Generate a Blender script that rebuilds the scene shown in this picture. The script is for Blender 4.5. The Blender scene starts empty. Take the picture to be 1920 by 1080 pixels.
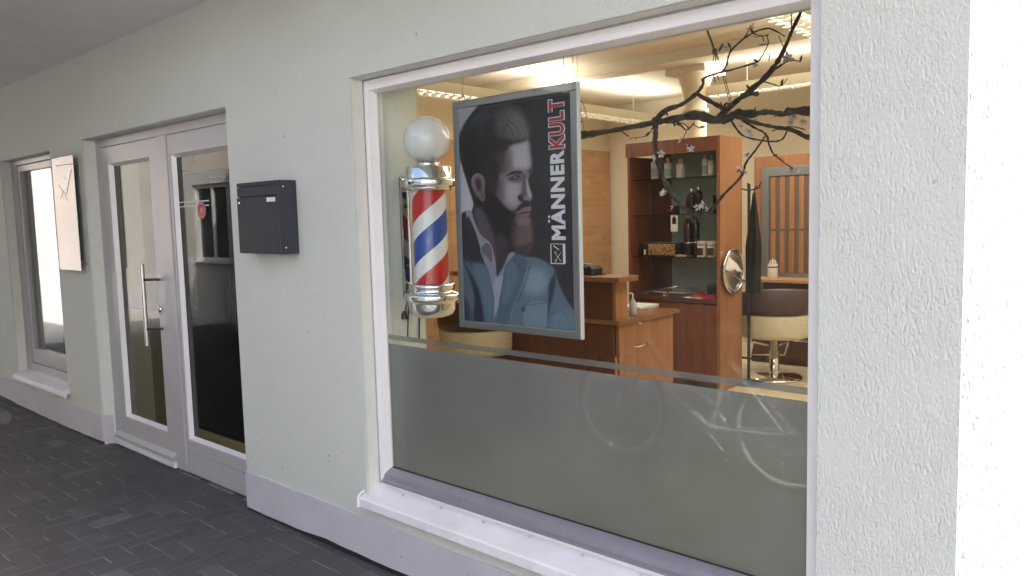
import bpy, bmesh, math, random
import numpy as np
from mathutils import Matrix, Vector
random.seed(7); np.random.seed(7)
S = bpy.context.scene
COL = S.collection

# ------------------------------------------------------------------ camera (solved from the photo's vanishing points)
FPX, YAW, PIT, ROL, CZ = 1461.49, 0.734965, 0.091581, -0.0264866, 1.55
def cam_axes():
    f = np.array([-math.sin(YAW)*math.cos(PIT), math.cos(YAW)*math.cos(PIT), -math.sin(PIT)])
    r = np.cross(f, [0, 0, 1.]); r /= np.linalg.norm(r); u = np.cross(r, f)
    return r*math.cos(ROL)+u*math.sin(ROL), -r*math.sin(ROL)+u*math.cos(ROL), f
CR, CU, CF = cam_axes()
CP = np.array([0, 0, CZ])
def ray(x, y): return CF+CR*(x-960)/FPX-CU*(y-540)/FPX
def ony(x, y, Y): d = ray(x, y); return CP+d*(Y/d[1])
def onz(x, y, Z): d = ray(x, y); return CP+d*((Z-CZ)/d[2])
def onx(x, y, X): d = ray(x, y); return CP+d*(X/d[0])
cd = bpy.data.cameras.new('camera'); cam = bpy.data.objects.new('camera', cd); COL.objects.link(cam)
cd.sensor_width = 36; cd.lens = FPX/1920*36; cd.clip_start = .02; cd.clip_end = 2000
M = Matrix.Identity(4)
for i in range(3):
    M[i][0] = CR[i]; M[i][1] = CU[i]; M[i][2] = -CF[i]; M[i][3] = CP[i]
cam.matrix_world = M
S.camera = cam

# ------------------------------------------------------------------ light
SUN_AZ = math.radians(52)      # direction to the sun, measured from +y towards +x
SUN_EL = math.radians(46)
wd = bpy.data.worlds.new('World'); S.world = wd; wd.use_nodes = True
nt = wd.node_tree
sky = nt.nodes.new('ShaderNodeTexSky'); sky.sky_type = 'NISHITA'; sky.sun_disc = False
sky.sun_elevation = SUN_EL; sky.sun_rotation = SUN_AZ; sky.air_density = .65; sky.dust_density = 8.0; sky.ozone_density = .1
nt.links.new(sky.outputs[0], nt.nodes['Background'].inputs[0]); nt.nodes['Background'].inputs[1].default_value = .15
sl = bpy.data.lights.new('sun', 'SUN'); sl.energy = 3.6; sl.angle = math.radians(.53); sl.color = (1, .965, .91)
so = bpy.data.objects.new('sun', sl); COL.objects.link(so)
sd = Vector((math.sin(SUN_AZ)*math.cos(SUN_EL), math.cos(SUN_AZ)*math.cos(SUN_EL), math.sin(SUN_EL)))
so.rotation_euler = sd.to_track_quat('Z', 'Y').to_euler(); so.location = (6, 10, 14)
S.view_settings.view_transform = 'Standard'; S.view_settings.look = 'None'
S.view_settings.exposure = 2.12; S.view_settings.gamma = 1
CYC = S.cycles
CYC.use_denoising = True
try: CYC.denoiser = 'OPENIMAGEDENOISE'
except Exception: pass
CYC.max_bounces = 8; CYC.diffuse_bounces = 4; CYC.glossy_bounces = 4; CYC.transmission_bounces = 6
CYC.transparent_max_bounces = 16; CYC.sample_clamp_indirect = 6; CYC.caustics_reflective = False; CYC.caustics_refractive = False
LAMP = .32                      # common factor on the shop's lamps

# ------------------------------------------------------------------ helpers
def lin(c):
    c = np.asarray(c, float)/255
    return np.where(c <= .04045, c/12.92, ((c+.055)/1.055)**2.4)
class MB:
    def __init__(s): s.v = []; s.f = []; s.m = []; s.sm = []
    def add(s, v, f, mi=0, sm=False):
        o = len(s.v); s.v += [tuple(map(float, p)) for p in v]
        s.f += [tuple(i+o for i in q) for q in f]; s.m += [mi]*len(f); s.sm += [sm]*len(f); return s
    def box(s, x0, x1, y0, y1, z0, z1, mi=0):
        return s.add([(x0,y0,z0),(x1,y0,z0),(x1,y1,z0),(x0,y1,z0),(x0,y0,z1),(x1,y0,z1),(x1,y1,z1),(x0,y1,z1)],
                     [(0,3,2,1),(4,5,6,7),(0,1,5,4),(1,2,6,5),(2,3,7,6),(3,0,4,7)], mi)
    def rot(s, fn):          # map every vertex
        s.v = [tuple(fn(p)) for p in s.v]; return s
    def tube(s, pts, rad, n=8, mi=0, closed=False, cap=True):
        pts = [Vector(p) for p in pts]; N = len(pts)
        if not hasattr(rad, '__len__'): rad = [rad]*N
        base = len(s.v); prev = None; rings = []
        for i, p in enumerate(pts):
            if closed: t = pts[(i+1) % N]-pts[i-1]
            else: t = pts[min(i+1, N-1)]-pts[max(i-1, 0)]
            t.normalize()
            if prev is None:
                a = Vector((0, 0, 1)) if abs(t.z) < .9 else Vector((1, 0, 0))
                u = t.cross(a).normalized()
            else: u = (prev-t*prev.dot(t)).normalized()
            prev = u; w = t.cross(u)
            rings.append([p+(u*math.cos(2*math.pi*k/n)+w*math.sin(2*math.pi*k/n))*rad[i] for k in range(n)])
        v = [q for r in rings for q in r]; f = []
        for i in range(N if closed else N-1):
            j = (i+1) % N
            for k in range(n):
                f.append((i*n+k, i*n+(k+1) % n, j*n+(k+1) % n, j*n+k))
        s.add(v, f, mi, True)
        if cap and not closed:
            s.add(rings[0], [tuple(range(n))[::-1]], mi); s.add(rings[-1], [tuple(range(n))], mi)
        return s
    def lathe(s, prof, c=(0, 0, 0), n=32, mi=0, sm=True, a0=0, a1=2*math.pi):
        full = abs(a1-a0-2*math.pi) < 1e-6; m = n if full else n+1
        v = []
        for (r, z) in prof:
            for k in range(m):
                a = a0+(a1-a0)*k/n
                v.append((c[0]+r*math.cos(a), c[1]+r*math.sin(a), c[2]+z))
        f = []
        for i in range(len(prof)-1):
            for k in range(n):
                k2 = (k+1) % m
                f.append((i*m+k, i*m+k2, (i+1)*m+k2, (i+1)*m+k))
        return s.add(v, f, mi, sm)
    def prism(s, poly, y0, y1, mi=0):        # polygon in (x,z) extruded along y
        n = len(poly)
        v = [(p[0], y0, p[1]) for p in poly]+[(p[0], y1, p[1]) for p in poly]
        f = [tuple(range(n)), tuple(range(2*n-1, n-1, -1))]+[(i, i+n, (i+1) % n+n, (i+1) % n) for i in range(n)]
        return s.add(v, f, mi)
    def mesh(s, name):
        me = bpy.data.meshes.new(name); me.from_pydata(s.v, [], s.f)
        me.polygons.foreach_set('material_index', s.m); me.polygons.foreach_set('use_smooth', s.sm); me.update(); return me
    def build(s, name, mats, parent=None, bevel=0, seg=2, recalc=True):
        me = s.mesh(name)
        if recalc:
            b = bmesh.new(); b.from_mesh(me); bmesh.ops.recalc_face_normals(b, faces=b.faces); b.to_mesh(me); b.free()
        for m in (mats if isinstance(mats, (list, tuple)) else [mats]): me.materials.append(m)
        o = bpy.data.objects.new(name, me); COL.objects.link(o)
        if bevel:
            md = o.modifiers.new('bevel', 'BEVEL'); md.width = bevel; md.segments = seg; md.limit_method = 'ANGLE'; md.angle_limit = math.radians(40)
        if parent: adopt(o, parent)
        return o
def adopt(o, parent):
    o.parent = parent
    loc = Vector((0, 0, 0)); p = parent
    while p: loc += p.location; p = p.parent
    o.location = Vector(o.location)-loc       # geometry is written in world space; empties are only translated
def box(name, mat, parent, x0, x1, y0, y1, z0, z1, bevel=0):
    return MB().box(x0, x1, y0, y1, z0, z1).build(name, mat, parent, bevel)
def thing(name, label, cat, loc=(0, 0, 0), group=None):
    o = bpy.data.objects.new(name, None); COL.objects.link(o); o.location = loc; o.empty_display_size = .05
    return tag(o, label, cat, group)
def tag(o, label, cat, group=None):
    o['label'] = label; o['category'] = cat
    if group: o['group'] = group
    return o
def struct(o): o['kind'] = 'structure'; return o
def copy_tree(o, parent=None):
    c = o.copy(); COL.objects.link(c); c.parent = parent
    for ch in [q for q in bpy.data.objects if q.parent == o]: copy_tree(ch, c)
    return c

# ------------------------------------------------------------------ materials
class NT:
    def __init__(s, name):
        s.m = bpy.data.materials.new(name); s.m.use_nodes = True; s.t = s.m.node_tree; s.b = s.t.nodes['Principled BSDF']; s.o = s.t.nodes['Material Output']
    def n(s, ty, **k):
        q = s.t.nodes.new(ty)
        for a, v in k.items(): setattr(q, a, v)
        return q
    def l(s, a, b): s.t.links.new(a, b)
    def math(s, op, a, b=None, c=None):
        q = s.n('ShaderNodeMath', operation=op)
        for i, x in enumerate((a, b, c)):
            if x is None: continue
            if isinstance(x, (int, float)): q.inputs[i].default_value = x
            else: s.l(x, q.inputs[i])
        return q.outputs[0]
    def coord(s, scale=(1, 1, 1), kind='Object'):
        tc = s.n('ShaderNodeTexCoord'); mp = s.n('ShaderNodeMapping'); mp.inputs['Scale'].default_value = scale
        s.l(tc.outputs[kind], mp.inputs[0]); return mp.outputs[0]
    def noise(s, co, scale, detail=3, rough=.5):
        q = s.n('ShaderNodeTexNoise'); s.l(co, q.inputs['Vector']); q.inputs['Scale'].default_value = scale; q.inputs['Detail'].default_value = detail; q.inputs['Roughness'].default_value = rough
        return q.outputs['Fac']
    def ramp(s, fac, stops):
        q = s.n('ShaderNodeValToRGB'); s.l(fac, q.inputs[0]); e = q.color_ramp.elements
        while len(e) < len(stops): e.new(.5)
        for i, (p, c) in enumerate(stops): e[i].position = p; e[i].color = (*c, 1) if len(c) == 3 else c
        return q.outputs[0]
    def mix(s, fac, a, b, blend='MIX'):
        q = s.n('ShaderNodeMix', data_type='RGBA', blend_type=blend)
        for i, x in ((0, fac), (6, a), (7, b)):
            if isinstance(x, (int, float)): q.inputs[i].default_value = x
            elif isinstance(x, tuple): q.inputs[i].default_value = (*x, 1) if len(x) == 3 else x
            else: s.l(x, q.inputs[i])
        return q.outputs[2]
    def bump(s, h, strength=.3, dist=.01, normal=None):
        q = s.n('ShaderNodeBump'); q.inputs['Strength'].default_value = strength; q.inputs['Distance'].default_value = dist
        s.l(h, q.inputs['Height'])
        if normal: s.l(normal, q.inputs['Normal'])
        s.l(q.outputs[0], s.b.inputs['Normal']); return q.outputs[0]
def plain(name, c, rough=.5, metal=0, var=.06, nscale=18, spec=.5, bump=0):
    k = NT(name); co = k.coord()
    f = k.noise(co, nscale, 4)
    c = tuple(c)
    a = tuple(x*(1-var) for x in c); b = tuple(min(1, x*(1+var)) for x in c)
    k.l(k.ramp(f, [(.3, a), (.7, b)]), k.b.inputs['Base Color'])
    r = k.n('ShaderNodeMapRange'); k.l(f, r.inputs[0]); r.inputs[3].default_value = max(0, rough-.06); r.inputs[4].default_value = min(1, rough+.06)
    k.l(r.outputs[0], k.b.inputs['Roughness']); k.b.inputs['Metallic'].default_value = metal; k.b.inputs['Specular IOR Level'].default_value = spec
    if bump: k.bump(k.noise(co, nscale*6, 3), bump, .004)
    return k.m
def stucco(name, c, coarse=1.0, strength=.8, pit0=.25, pitmix=.30, vert=1.0):
    k = NT(name); co = k.coord((1, 1, .45)); iso = k.coord()
    big = k.noise(iso, 1.3, 4)
    patch = k.ramp(k.noise(iso, 5.5, 3), [(.38, (.6, .6, .6)), (.62, (1, 1, 1))])
    n1 = k.noise(co, 230/coarse, 2, .5)
    n2 = k.noise(co, 95/coarse, 2, .5)
    ridge = k.math('SUBTRACT', 1.0, k.math('ABSOLUTE', k.math('MULTIPLY_ADD', n2, 4.0, -2.0)))
    h = k.math('MULTIPLY', k.math('ADD', k.math('MULTIPLY', ridge, .55), k.math('MULTIPLY', n1, .8)), patch)
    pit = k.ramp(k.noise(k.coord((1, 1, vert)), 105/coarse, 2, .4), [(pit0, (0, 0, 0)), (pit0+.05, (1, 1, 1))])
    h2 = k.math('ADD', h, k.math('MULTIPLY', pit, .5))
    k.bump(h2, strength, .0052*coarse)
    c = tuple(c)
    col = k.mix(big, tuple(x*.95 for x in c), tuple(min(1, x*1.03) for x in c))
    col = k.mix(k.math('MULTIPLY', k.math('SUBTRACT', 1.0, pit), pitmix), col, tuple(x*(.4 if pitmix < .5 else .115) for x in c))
    spot = k.ramp(k.noise(iso, 34, 1, .3), [(.16, (1, 1, 1)), (.19, (0, 0, 0))])
    col = k.mix(k.math('MULTIPLY', spot, .5), col, tuple(x*.3 for x in c))
    k.l(col, k.b.inputs['Base Color']); k.b.inputs['Roughness'].default_value = .85; k.b.inputs['Specular IOR Level'].default_value = .3
    return k.m
def wood(name, c1, c2, scale=6, rough=.35, axis='Z'):
    k = NT(name); sc = {'Z': (9, 9, .7), 'X': (.7, 9, 9), 'Y': (9, .7, 9)}[axis]
    co = k.coord(sc); oi = k.n('ShaderNodeObjectInfo')
    va = k.n('ShaderNodeVectorMath', operation='ADD'); k.l(co, va.inputs[0])
    cm = k.n('ShaderNodeCombineXYZ'); k.l(k.math('MULTIPLY', oi.outputs['Random'], 40), cm.inputs[0]); k.l(k.math('MULTIPLY', oi.outputs['Random'], 17), cm.inputs[2]); k.l(cm.outputs[0], va.inputs[1])
    f = k.noise(va.outputs[0], scale*.5, 5, .6); g = k.noise(va.outputs[0], scale*3.5, 3, .6)
    m = k.math('ADD', k.math('MULTIPLY', f, .7), k.math('MULTIPLY', g, .3))
    k.l(k.ramp(m, [(.3, c1), (.5, tuple((a+b)/2 for a, b in zip(c1, c2))), (.7, c2)]), k.b.inputs['Base Color'])
    k.b.inputs['Roughness'].default_value = rough; k.bump(g, .05, .002)
    return k.m
def glass(name, R0=.045, tint=(1, 1, 1), rough=0.0, wav=0.0):
    k = NT(name); ge = k.n('ShaderNodeNewGeometry')
    dp = k.n('ShaderNodeVectorMath', operation='DOT_PRODUCT'); k.l(ge.outputs['Normal'], dp.inputs[0]); k.l(ge.outputs['Incoming'], dp.inputs[1])
    c = k.math('ABSOLUTE', dp.outputs['Value']); q = k.math('POWER', k.math('SUBTRACT', 1.0, c), 5.0)
    fac = k.math('MULTIPLY_ADD', q, 1-R0, R0)
    tr = k.n('ShaderNodeBsdfTransparent'); tr.inputs[0].default_value = (*tint, 1)
    gl = k.n('ShaderNodeBsdfGlossy'); gl.inputs['Roughness'].default_value = rough
    if wav:
        bp = k.n('ShaderNodeBump'); bp.inputs['Strength'].default_value = wav; bp.inputs['Distance'].default_value = .01
        k.l(k.noise(k.coord(), 2.2, 1), bp.inputs['Height']); k.l(bp.outputs[0], gl.inputs['Normal'])
    mx = k.n('ShaderNodeMixShader'); k.l(fac, mx.inputs[0]); k.l(tr.outputs[0], mx.inputs[1]); k.l(gl.outputs[0], mx.inputs[2])
    k.l(mx.outputs[0], k.o.inputs[0]); return k.m
def emit(name, c, e):
    k = NT(name); k.b.inputs['Base Color'].default_value = (*c, 1); k.b.inputs['Emission Color'].default_value = (*c, 1); k.b.inputs['Emission Strength'].default_value = e; return k.m
def brickmat(name, c1, c2, mortar, bw=.24, bh=.071, rot=None):
    k = NT(name); tc = k.n('ShaderNodeTexCoord'); sp = k.n('ShaderNodeSeparateXYZ'); k.l(tc.outputs['Object'], sp.inputs[0])
    cm = k.n('ShaderNodeCombineXYZ'); k.l(k.math('ADD', sp.outputs[0], sp.outputs[1]), cm.inputs[0]); k.l(sp.outputs[2], cm.inputs[1])
    br = k.n('ShaderNodeTexBrick'); k.l(cm.outputs[0], br.inputs['Vector']); br.inputs['Scale'].default_value = 1
    br.inputs['Brick Width'].default_value = bw; br.inputs['Row Height'].default_value = bh; br.inputs['Mortar Size'].default_value = .006; br.inputs['Bias'].default_value = 0
    for i, c in ((1, c1), (2, c2), (3, mortar)): br.inputs[i].default_value = (*c, 1)
    k.l(br.outputs[0], k.b.inputs['Base Color']); k.b.inputs['Roughness'].default_value = .85; k.bump(k.math('SUBTRACT', 1.0, br.outputs['Fac']), .5, .006)
    return k.m

WALLC = (.65, .695, .64)
m_stucco = stucco('render_wall', WALLC)
m_reveal = plain('painted_reveal', (.74, .76, .70), .7, var=.03, bump=.05)
k = NT('plinth_paint'); co = k.coord()
c = k.ramp(k.noise(co, 3.5, 5, .6), [(.3, (.53, .53, .57)), (.7, (.61, .61, .65))])
c = k.mix(k.ramp(k.noise(co, 46, 0), [(.13, (.85, .85, .85)), (.15, (0, 0, 0))]), c, (.05, .05, .055))
k.l(c, k.b.inputs['Base Color']); k.b.inputs['Roughness'].default_value = .6; k.bump(k.noise(co, 60, 3), .06, .004); m_plinth = k.m
m_soffit = plain('soffit_paint', (.80, .79, .80), .8, var=.04, nscale=3)
m_white = plain('white_frame', (.88, .88, .875), .32, var=.02, nscale=6)
k = NT('white_sill'); co = k.coord()
c = k.ramp(k.noise(co, 4, 5, .65), [(.32, (.76, .76, .78)), (.6, (.87, .87, .89))])
c = k.mix(k.ramp(k.noise(co, 60, 1), [(.17, (.7, .7, .7)), (.20, (0, 0, 0))]), c, (.28, .27, .26))
c = k.mix(k.math('MULTIPLY', k.ramp(k.noise(k.coord((1.5, 14, 1)), 6, 4, .7), [(.55, (0, 0, 0)), (.75, (1, 1, 1))]), .25), c, (.55, .54, .52))
k.l(c, k.b.inputs['Base Color']); k.b.inputs['Roughness'].default_value = .4; m_whitew = k.m
m_doorw = plain('door_frame_paint', (.47, .465, .475), .35, var=.03, nscale=6)
m_rail = plain('grey_rail', (.30, .29, .33), .35, metal=.3, var=.05)
m_gasket = plain('black_gasket', (.02, .02, .02), .6)
m_glass = glass('window_glass', .017, (.965, .985, .975), wav=.0)
m_glassd = glass('door_glass', .03, (.54, .56, .54), wav=.015)
m_glassn = glass('narrow_window_glass', .2, (.8, .82, .8), wav=.01)
m_tubeglass = glass('pole_glass', .035)
m_shelfglass = glass('shelf_glass', .05, (.62, .72, .68))
m_chrome = plain('chrome', (.86, .87, .87), .06, metal=1, var=.01)
m_steel = plain('brushed_steel', (.62, .60, .61), .3, metal=1, var=.06, nscale=30)
m_alu = plain('aluminium', (.30, .325, .33), .34, metal=.75, var=.03)
m_black = plain('black_plastic', (.018, .018, .020), .35)
m_dark = plain('dark_metal', (.05, .05, .055), .4, metal=.5)
m_anth = plain('anthracite_paint', (.050, .053, .064), .6, var=.05, nscale=40, spec=.25)
m_anth2 = plain('anthracite_door', (.042, .043, .052), .6, var=.05, nscale=40, spec=.22)
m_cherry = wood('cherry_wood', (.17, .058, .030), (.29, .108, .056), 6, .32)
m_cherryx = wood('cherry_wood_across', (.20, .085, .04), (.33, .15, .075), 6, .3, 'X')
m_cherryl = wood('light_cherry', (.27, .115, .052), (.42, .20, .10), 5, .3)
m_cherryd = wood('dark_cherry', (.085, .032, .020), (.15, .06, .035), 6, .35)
m_beech = wood('beech_wood', (.42, .22, .10), (.56, .33, .17), 5, .35, 'X')
m_cream = plain('cream_wall', (.70, .615, .475), .75, var=.03, nscale=2)
m_tan = plain('tan_wall', (.62, .505, .36), .75, var=.03, nscale=2)
m_ceil = plain('cream_ceiling', (.78, .70, .56), .8, var=.02, nscale=2)
m_lampbody = plain('lamp_housing', (.78, .72, .58), .5, var=.02)
m_tube = emit('fluorescent_tube', (1, .91, .77), .6)
m_brick = brickmat('interior_brick', (.36, .18, .08), (.44, .24, .11), (.36, .24, .14))
m_creamleather = plain('cream_leather', (.72, .66, .50), .45, var=.03)
m_brownleather = plain('brown_leather', (.075, .045, .04), .4, var=.08)
m_red = plain('red_cloth', (.38, .02, .025), .7, var=.08)
m_paper = plain('paper', (.78, .77, .72), .7, var=.02)
m_conc = plain('pale_concrete', (.42, .41, .40), .85, var=.08, nscale=3, bump=.1)
m_smoke = plain('smoked_mirror', (.34, .40, .39), .3, var=.03, spec=.3)
m_cable = plain('black_cable', (.015, .015, .015), .5)
m_cape = plain('black_cloth', (.012, .013, .017), .85, var=.2, nscale=8)

# ------------------------------------------------------------------ ground and paving
W = 2.076                          # facade plane y = W
m_ground = plain('asphalt', (.06, .06, .06), .9, var=.15, nscale=2, bump=.2)
g = MB().add([(-600, -600, -.075), (600, -600, -.075), (600, 600, -.075), (-600, 600, -.075)], [(0, 1, 2, 3)]).build('ground', m_ground); struct(g)
g = box('courtyard_paving', m_conc, None, -40, -11.7, -5.5, W-.01, -.07, -.004); struct(g)
g = box('street_paving', plain('street_paving', (.10, .098, .092), .9, var=.1, nscale=4, bump=.15), None, 1.2, 30, -24, 14, -.07, -.004); struct(g)
k = NT('paver'); co = k.coord()
oi = k.n('ShaderNodeObjectInfo'); ge = k.n('ShaderNodeNewGeometry')
rr = k.math('FRACT', k.math('ADD', k.math('MULTIPLY', oi.outputs['Random'], 1.0), k.math('MULTIPLY', ge.outputs['Random Per Island'], 7.31)))
c = k.ramp(rr, [(0, (.060, .057, .061)), (.55, (.070, .067, .072)), (.93, (.080, .077, .081)), (1, (.13, .125, .135))])
w2 = k.n('ShaderNodeTexCoord'); nz = k.noise(co, 55, 5, .65)
c = k.mix(k.math('MULTIPLY', nz, .5), c, (.095, .090, .098))
k.l(c, k.b.inputs['Base Color']); k.b.inputs['Roughness'].default_value = .75; k.bump(k.noise(co, 260, 3, .6), .35, .002); m_paver = k.m
m_sand = plain('joint_sand', (.27, .26, .26), .95, var=.3, nscale=25)
pav = box('passage_paving', m_sand, None, -11.7, 1.2, -1.75, W+.16, -.07, -.0065); struct(pav)
A = .1015
def paver_geo(hx, hy):
    t = .0045; zb, zm, zt = -.03, -.0040, 0
    v = []
    for (ix, z) in ((0, zb), (0, zm), (t, zt)):
        v += [(-hx+ix, -hy+ix, z), (hx-ix, -hy+ix, z), (hx-ix, hy-ix, z), (-hx+ix, hy-ix, z)]
    f = [(8, 9, 10, 11)]
    for b in (0, 4): f += [(b+i, b+(i+1) % 4, b+4+(i+1) % 4, b+4+i) for i in range(4)]
    return v, f
JO = .0022
GH = paver_geo(A-JO, A/2-JO); GV = paver_geo(A/2-JO, A-JO)
mh, mv = MB().add(*GH).mesh('paver'), MB().add(*GV).mesh('paver')
mh.materials.append(m_paver); mv.materials.append(m_paver)
cells = []
X0, Y0 = -4.253-40*A, 1.428-40*A
for i in range(-40, 130):
    for j in range(-10, 60):
        kk = (i-j) % 4
        if kk == 0: cx, cy, o = X0+(i+1)*A, Y0+(j+.5)*A, 'h'
        elif kk == 2: cx, cy, o = X0+(i+.5)*A, Y0+(j)*A, 'v'
        else: continue
        ex = A if o == 'h' else A/2; ey = A/2 if o == 'h' else A
        if -11.6 < cx-ex and cx+ex < 1.15 and -1.7 < cy-ey and cy-ey < W+.05: cells.append((cx, cy, o))
def inview(cx, cy):
    P = np.array([cx, cy, 0])-CP; w = P@CF
    if w < .2: return None
    x = 960+FPX*(P@CR)/w; y = 540-FPX*(P@CU)/w
    return w if -60 < x < 900 and y < 1150 else None
vis = sorted([(inview(a, b), a, b, o) for a, b, o in cells if inview(a, b)])[:300]
near = set((a, b) for _, a, b, _ in vis)
rest = MB()
def tilt(): return random.gauss(0, .006), random.gauss(0, .006), random.gauss(0, .0016)
for a, b, o in cells:
    tx, ty, dz = tilt()
    if (a, b) in near:
        q = bpy.data.objects.new('paver', mh if o == 'h' else mv); COL.objects.link(q); q.parent = pav
        q.location = (a+random.gauss(0, .0008), b+random.gauss(0, .0008), dz); q.rotation_euler = (tx, ty, random.gauss(0, .006))
    else:
        v, f = GH if o == 'h' else GV
        rest.add([(p[0]+a, p[1]+b, p[2]+dz+p[0]*ty+p[1]*tx) for p in v], f)
q = rest.build('paver_field', m_paver, pav, recalc=False); q['kind'] = 'stuff'

# ------------------------------------------------------------------ shop building
SB = thing('shop_building', 'pale rough rendered shop building with white framed door and big window', 'building', (-3, W, 0))
IN = 2.45                          # inner face of the outer wall
def holed_wall(name, mat, parent, x0, x1, z0, z1, y0, y1, holes, bevel=0):
    xs = sorted({x0, x1, *[h[0] for h in holes], *[h[1] for h in holes]}); zs = sorted({z0, z1, *[h[2] for h in holes], *[h[3] for h in holes]})
    bm = bmesh.new(); vs = {}
    def V(x, y, z):
        if (x, y, z) not in vs: vs[(x, y, z)] = bm.verts.new((x, y, z))
        return vs[(x, y, z)]
    def solid(i, j):
        if not (0 <= i < len(xs)-1 and 0 <= j < len(zs)-1): return False
        cx, cz = (xs[i]+xs[i+1])/2, (zs[j]+zs[j+1])/2
        return not any(h[0] < cx < h[1] and h[2] < cz < h[3] for h in holes)
    for i in range(len(xs)-1):
        for j in range(len(zs)-1):
            if not solid(i, j): continue
            a, b, c, d = xs[i], xs[i+1], zs[j], zs[j+1]
            bm.faces.new([V(a, y0, c), V(b, y0, c), V(b, y0, d), V(a, y0, d)]); bm.faces.new([V(b, y1, c), V(a, y1, c), V(a, y1, d), V(b, y1, d)])
            if not solid(i-1, j): bm.faces.new([V(a, y1, c), V(a, y0, c), V(a, y0, d), V(a, y1, d)])
            if not solid(i+1, j): bm.faces.new([V(b, y0, c), V(b, y1, c), V(b, y1, d), V(b, y0, d)])
            if not solid(i, j-1): bm.faces.new([V(a, y1, c), V(b, y1, c), V(b, y0, c), V(a, y0, c)])
            if not solid(i, j+1): bm.faces.new([V(a, y0, d), V(b, y0, d), V(b, y1, d), V(a, y1, d)])
    bmesh.ops.dissolve_limit(bm, angle_limit=.01, verts=bm.verts, edges=bm.edges)
    me = bpy.data.meshes.new(name); bm.to_mesh(me); bm.free(); me.materials.append(mat)
    o = bpy.data.objects.new(name, me); COL.objects.link(o)
    if bevel:
        md = o.modifiers.new('bevel', 'BEVEL'); md.width = bevel; md.segments = 3; md.limit_method = 'ANGLE'
    if parent: adopt(o, parent)
    return o
XE = -.437                         # building corner
SOF = 1.2                         # outer edge of the overhang
XL = -12.5                          # other end of the passage
WIN = (-2.785, -.779, .275, 2.158)
DOOR = (-5.850, -3.852, -.05, 2.156)
NAR = (-7.70, -6.49, .29, 2.13)
holed_wall('front_wall', m_stucco, SB, XL, XE, -.05, 3.3, W, IN, [WIN, DOOR, NAR], .009)
m_stucco_end = stucco('render_end_wall', (.62, .62, .61), 1.0, 1.0, .44, .95, .5)  # strong dark pit colour paints the shadows of the relief
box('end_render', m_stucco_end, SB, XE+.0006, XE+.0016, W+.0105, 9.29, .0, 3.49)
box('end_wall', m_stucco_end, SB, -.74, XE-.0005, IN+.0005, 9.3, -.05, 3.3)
box('end_wall', m_stucco, SB, XL+.0005, XL+.3, IN+.0005, 9.3, -.05, 3.3)
box('sun_block_storey', m_stucco, SB, -4.6, XE-.001, W+.001, 9.3, 3.501, 9.0)  # unseen storey, added to keep the sun off the opposite wall
box('back_wall', m_stucco, SB, XL+.301, -.741, 9.0, 9.3, -.05, 3.3)
box('roof', m_soffit, SB, XL, XE, W, 9.3, 3.301, 3.5)
box('soffit', m_soffit, SB, -4.6995, XE, SOF, W-.0005, 2.715, 3.3)
box('passage_soffit', m_soffit, SB, -10.7, -4.7, -1.74, W-.0005, 2.715, 3.3)
# smooth linings of the reveals (set 2 mm inside the openings)
for (a, b, c, d), nm in ((WIN, 'window_reveal'), (DOOR, 'door_reveal'), (NAR, 'narrow_reveal')):
    mb = MB(); t = .0025
    mb.box(a+.0003, a+t, W+.012, IN-.002, max(c, .002), d-.0005); mb.box(b-t, b-.0003, W+.012, IN-.002, max(c, .002), d-.0005); mb.box(a+t, b-t, W+.012, IN-.002, d-t, d-.0003)
    mb.build('reveal', m_reveal, SB)
# plinth, its lower edge a little above the paving
def plinth(x0, x1, ret_l, ret_r):
    mb = MB(); n = max(2, int((x1-x0)/.12)); top = []; bot = []
    for i in range(n+1):
        x = x0+(x1-x0)*i/n
        top.append((x, .212+random.gauss(0, .0022))); bot.append((x, .022+random.gauss(0, .003)+.006*math.sin(x*2.1)))
    mb.prism([p for p in bot]+top[::-1], W-.006, W+.02)
    if ret_l: mb.box(x0, x0+.006, W+.0201, W+.072, .012, .208)
    if ret_r: mb.box(x1-.006, x1, W+.0201, W+.072, .012, .208)
    return mb.build('plinth', m_plinth, SB)
plinth(DOOR[1]+.0005-.006, XE+.003, True, False)
plinth(XL, DOOR[0]+.006, False, True)
box('plinth_shadow_gap', m_gasket, SB, XL, DOOR[0], W-.003, W+.004, -.03, .032)
box('plinth_shadow_gap', m_gasket, SB, DOOR[1], XE, W-.003, W+.004, -.03, .032)

# --- big shop window
def frame_rect(name, mat, parent, x0, x1, z0, z1, y0, y1, wl, wr, wt, wb, bevel=.003):
    return holed_wall(name, mat, parent, x0, x1, z0, z1, y0, y1, [(x0+wl, x1-wr, z0+wb, z1-wt)], bevel)
FY = 2.146
wf = frame_rect('shop_window', m_white, SB, WIN[0]+.004, WIN[1]-.004, WIN[2], WIN[3]-.004, FY, 2.225, .030, .050, .046, .105)
mb = MB()      # glazing beads, sloped towards the pane
gx0, gx1, gz0, gz1 = -2.739, -.842, .398, 2.098
def bead(pts_out, pts_in):
    pass
for (a, b) in (((WIN[0]+.034, gx0), 'l'), ((WIN[1]-.054, gx1), 'r')):
    xo, xi = a
    mb.add([(xo, FY+.005, gz0-.018), (xi, 2.188, gz0-.018), (xo, 2.188, gz0-.018), (xo, FY+.005, gz1+.02), (xi, 2.188, gz1+.02), (xo, 2.188, gz1+.02)],
           [(0, 1, 4, 3), (0, 2, 1), (3, 4, 5), (1, 2, 5, 4), (0, 3, 5, 2)])
zo = WIN[3]-.05
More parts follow.
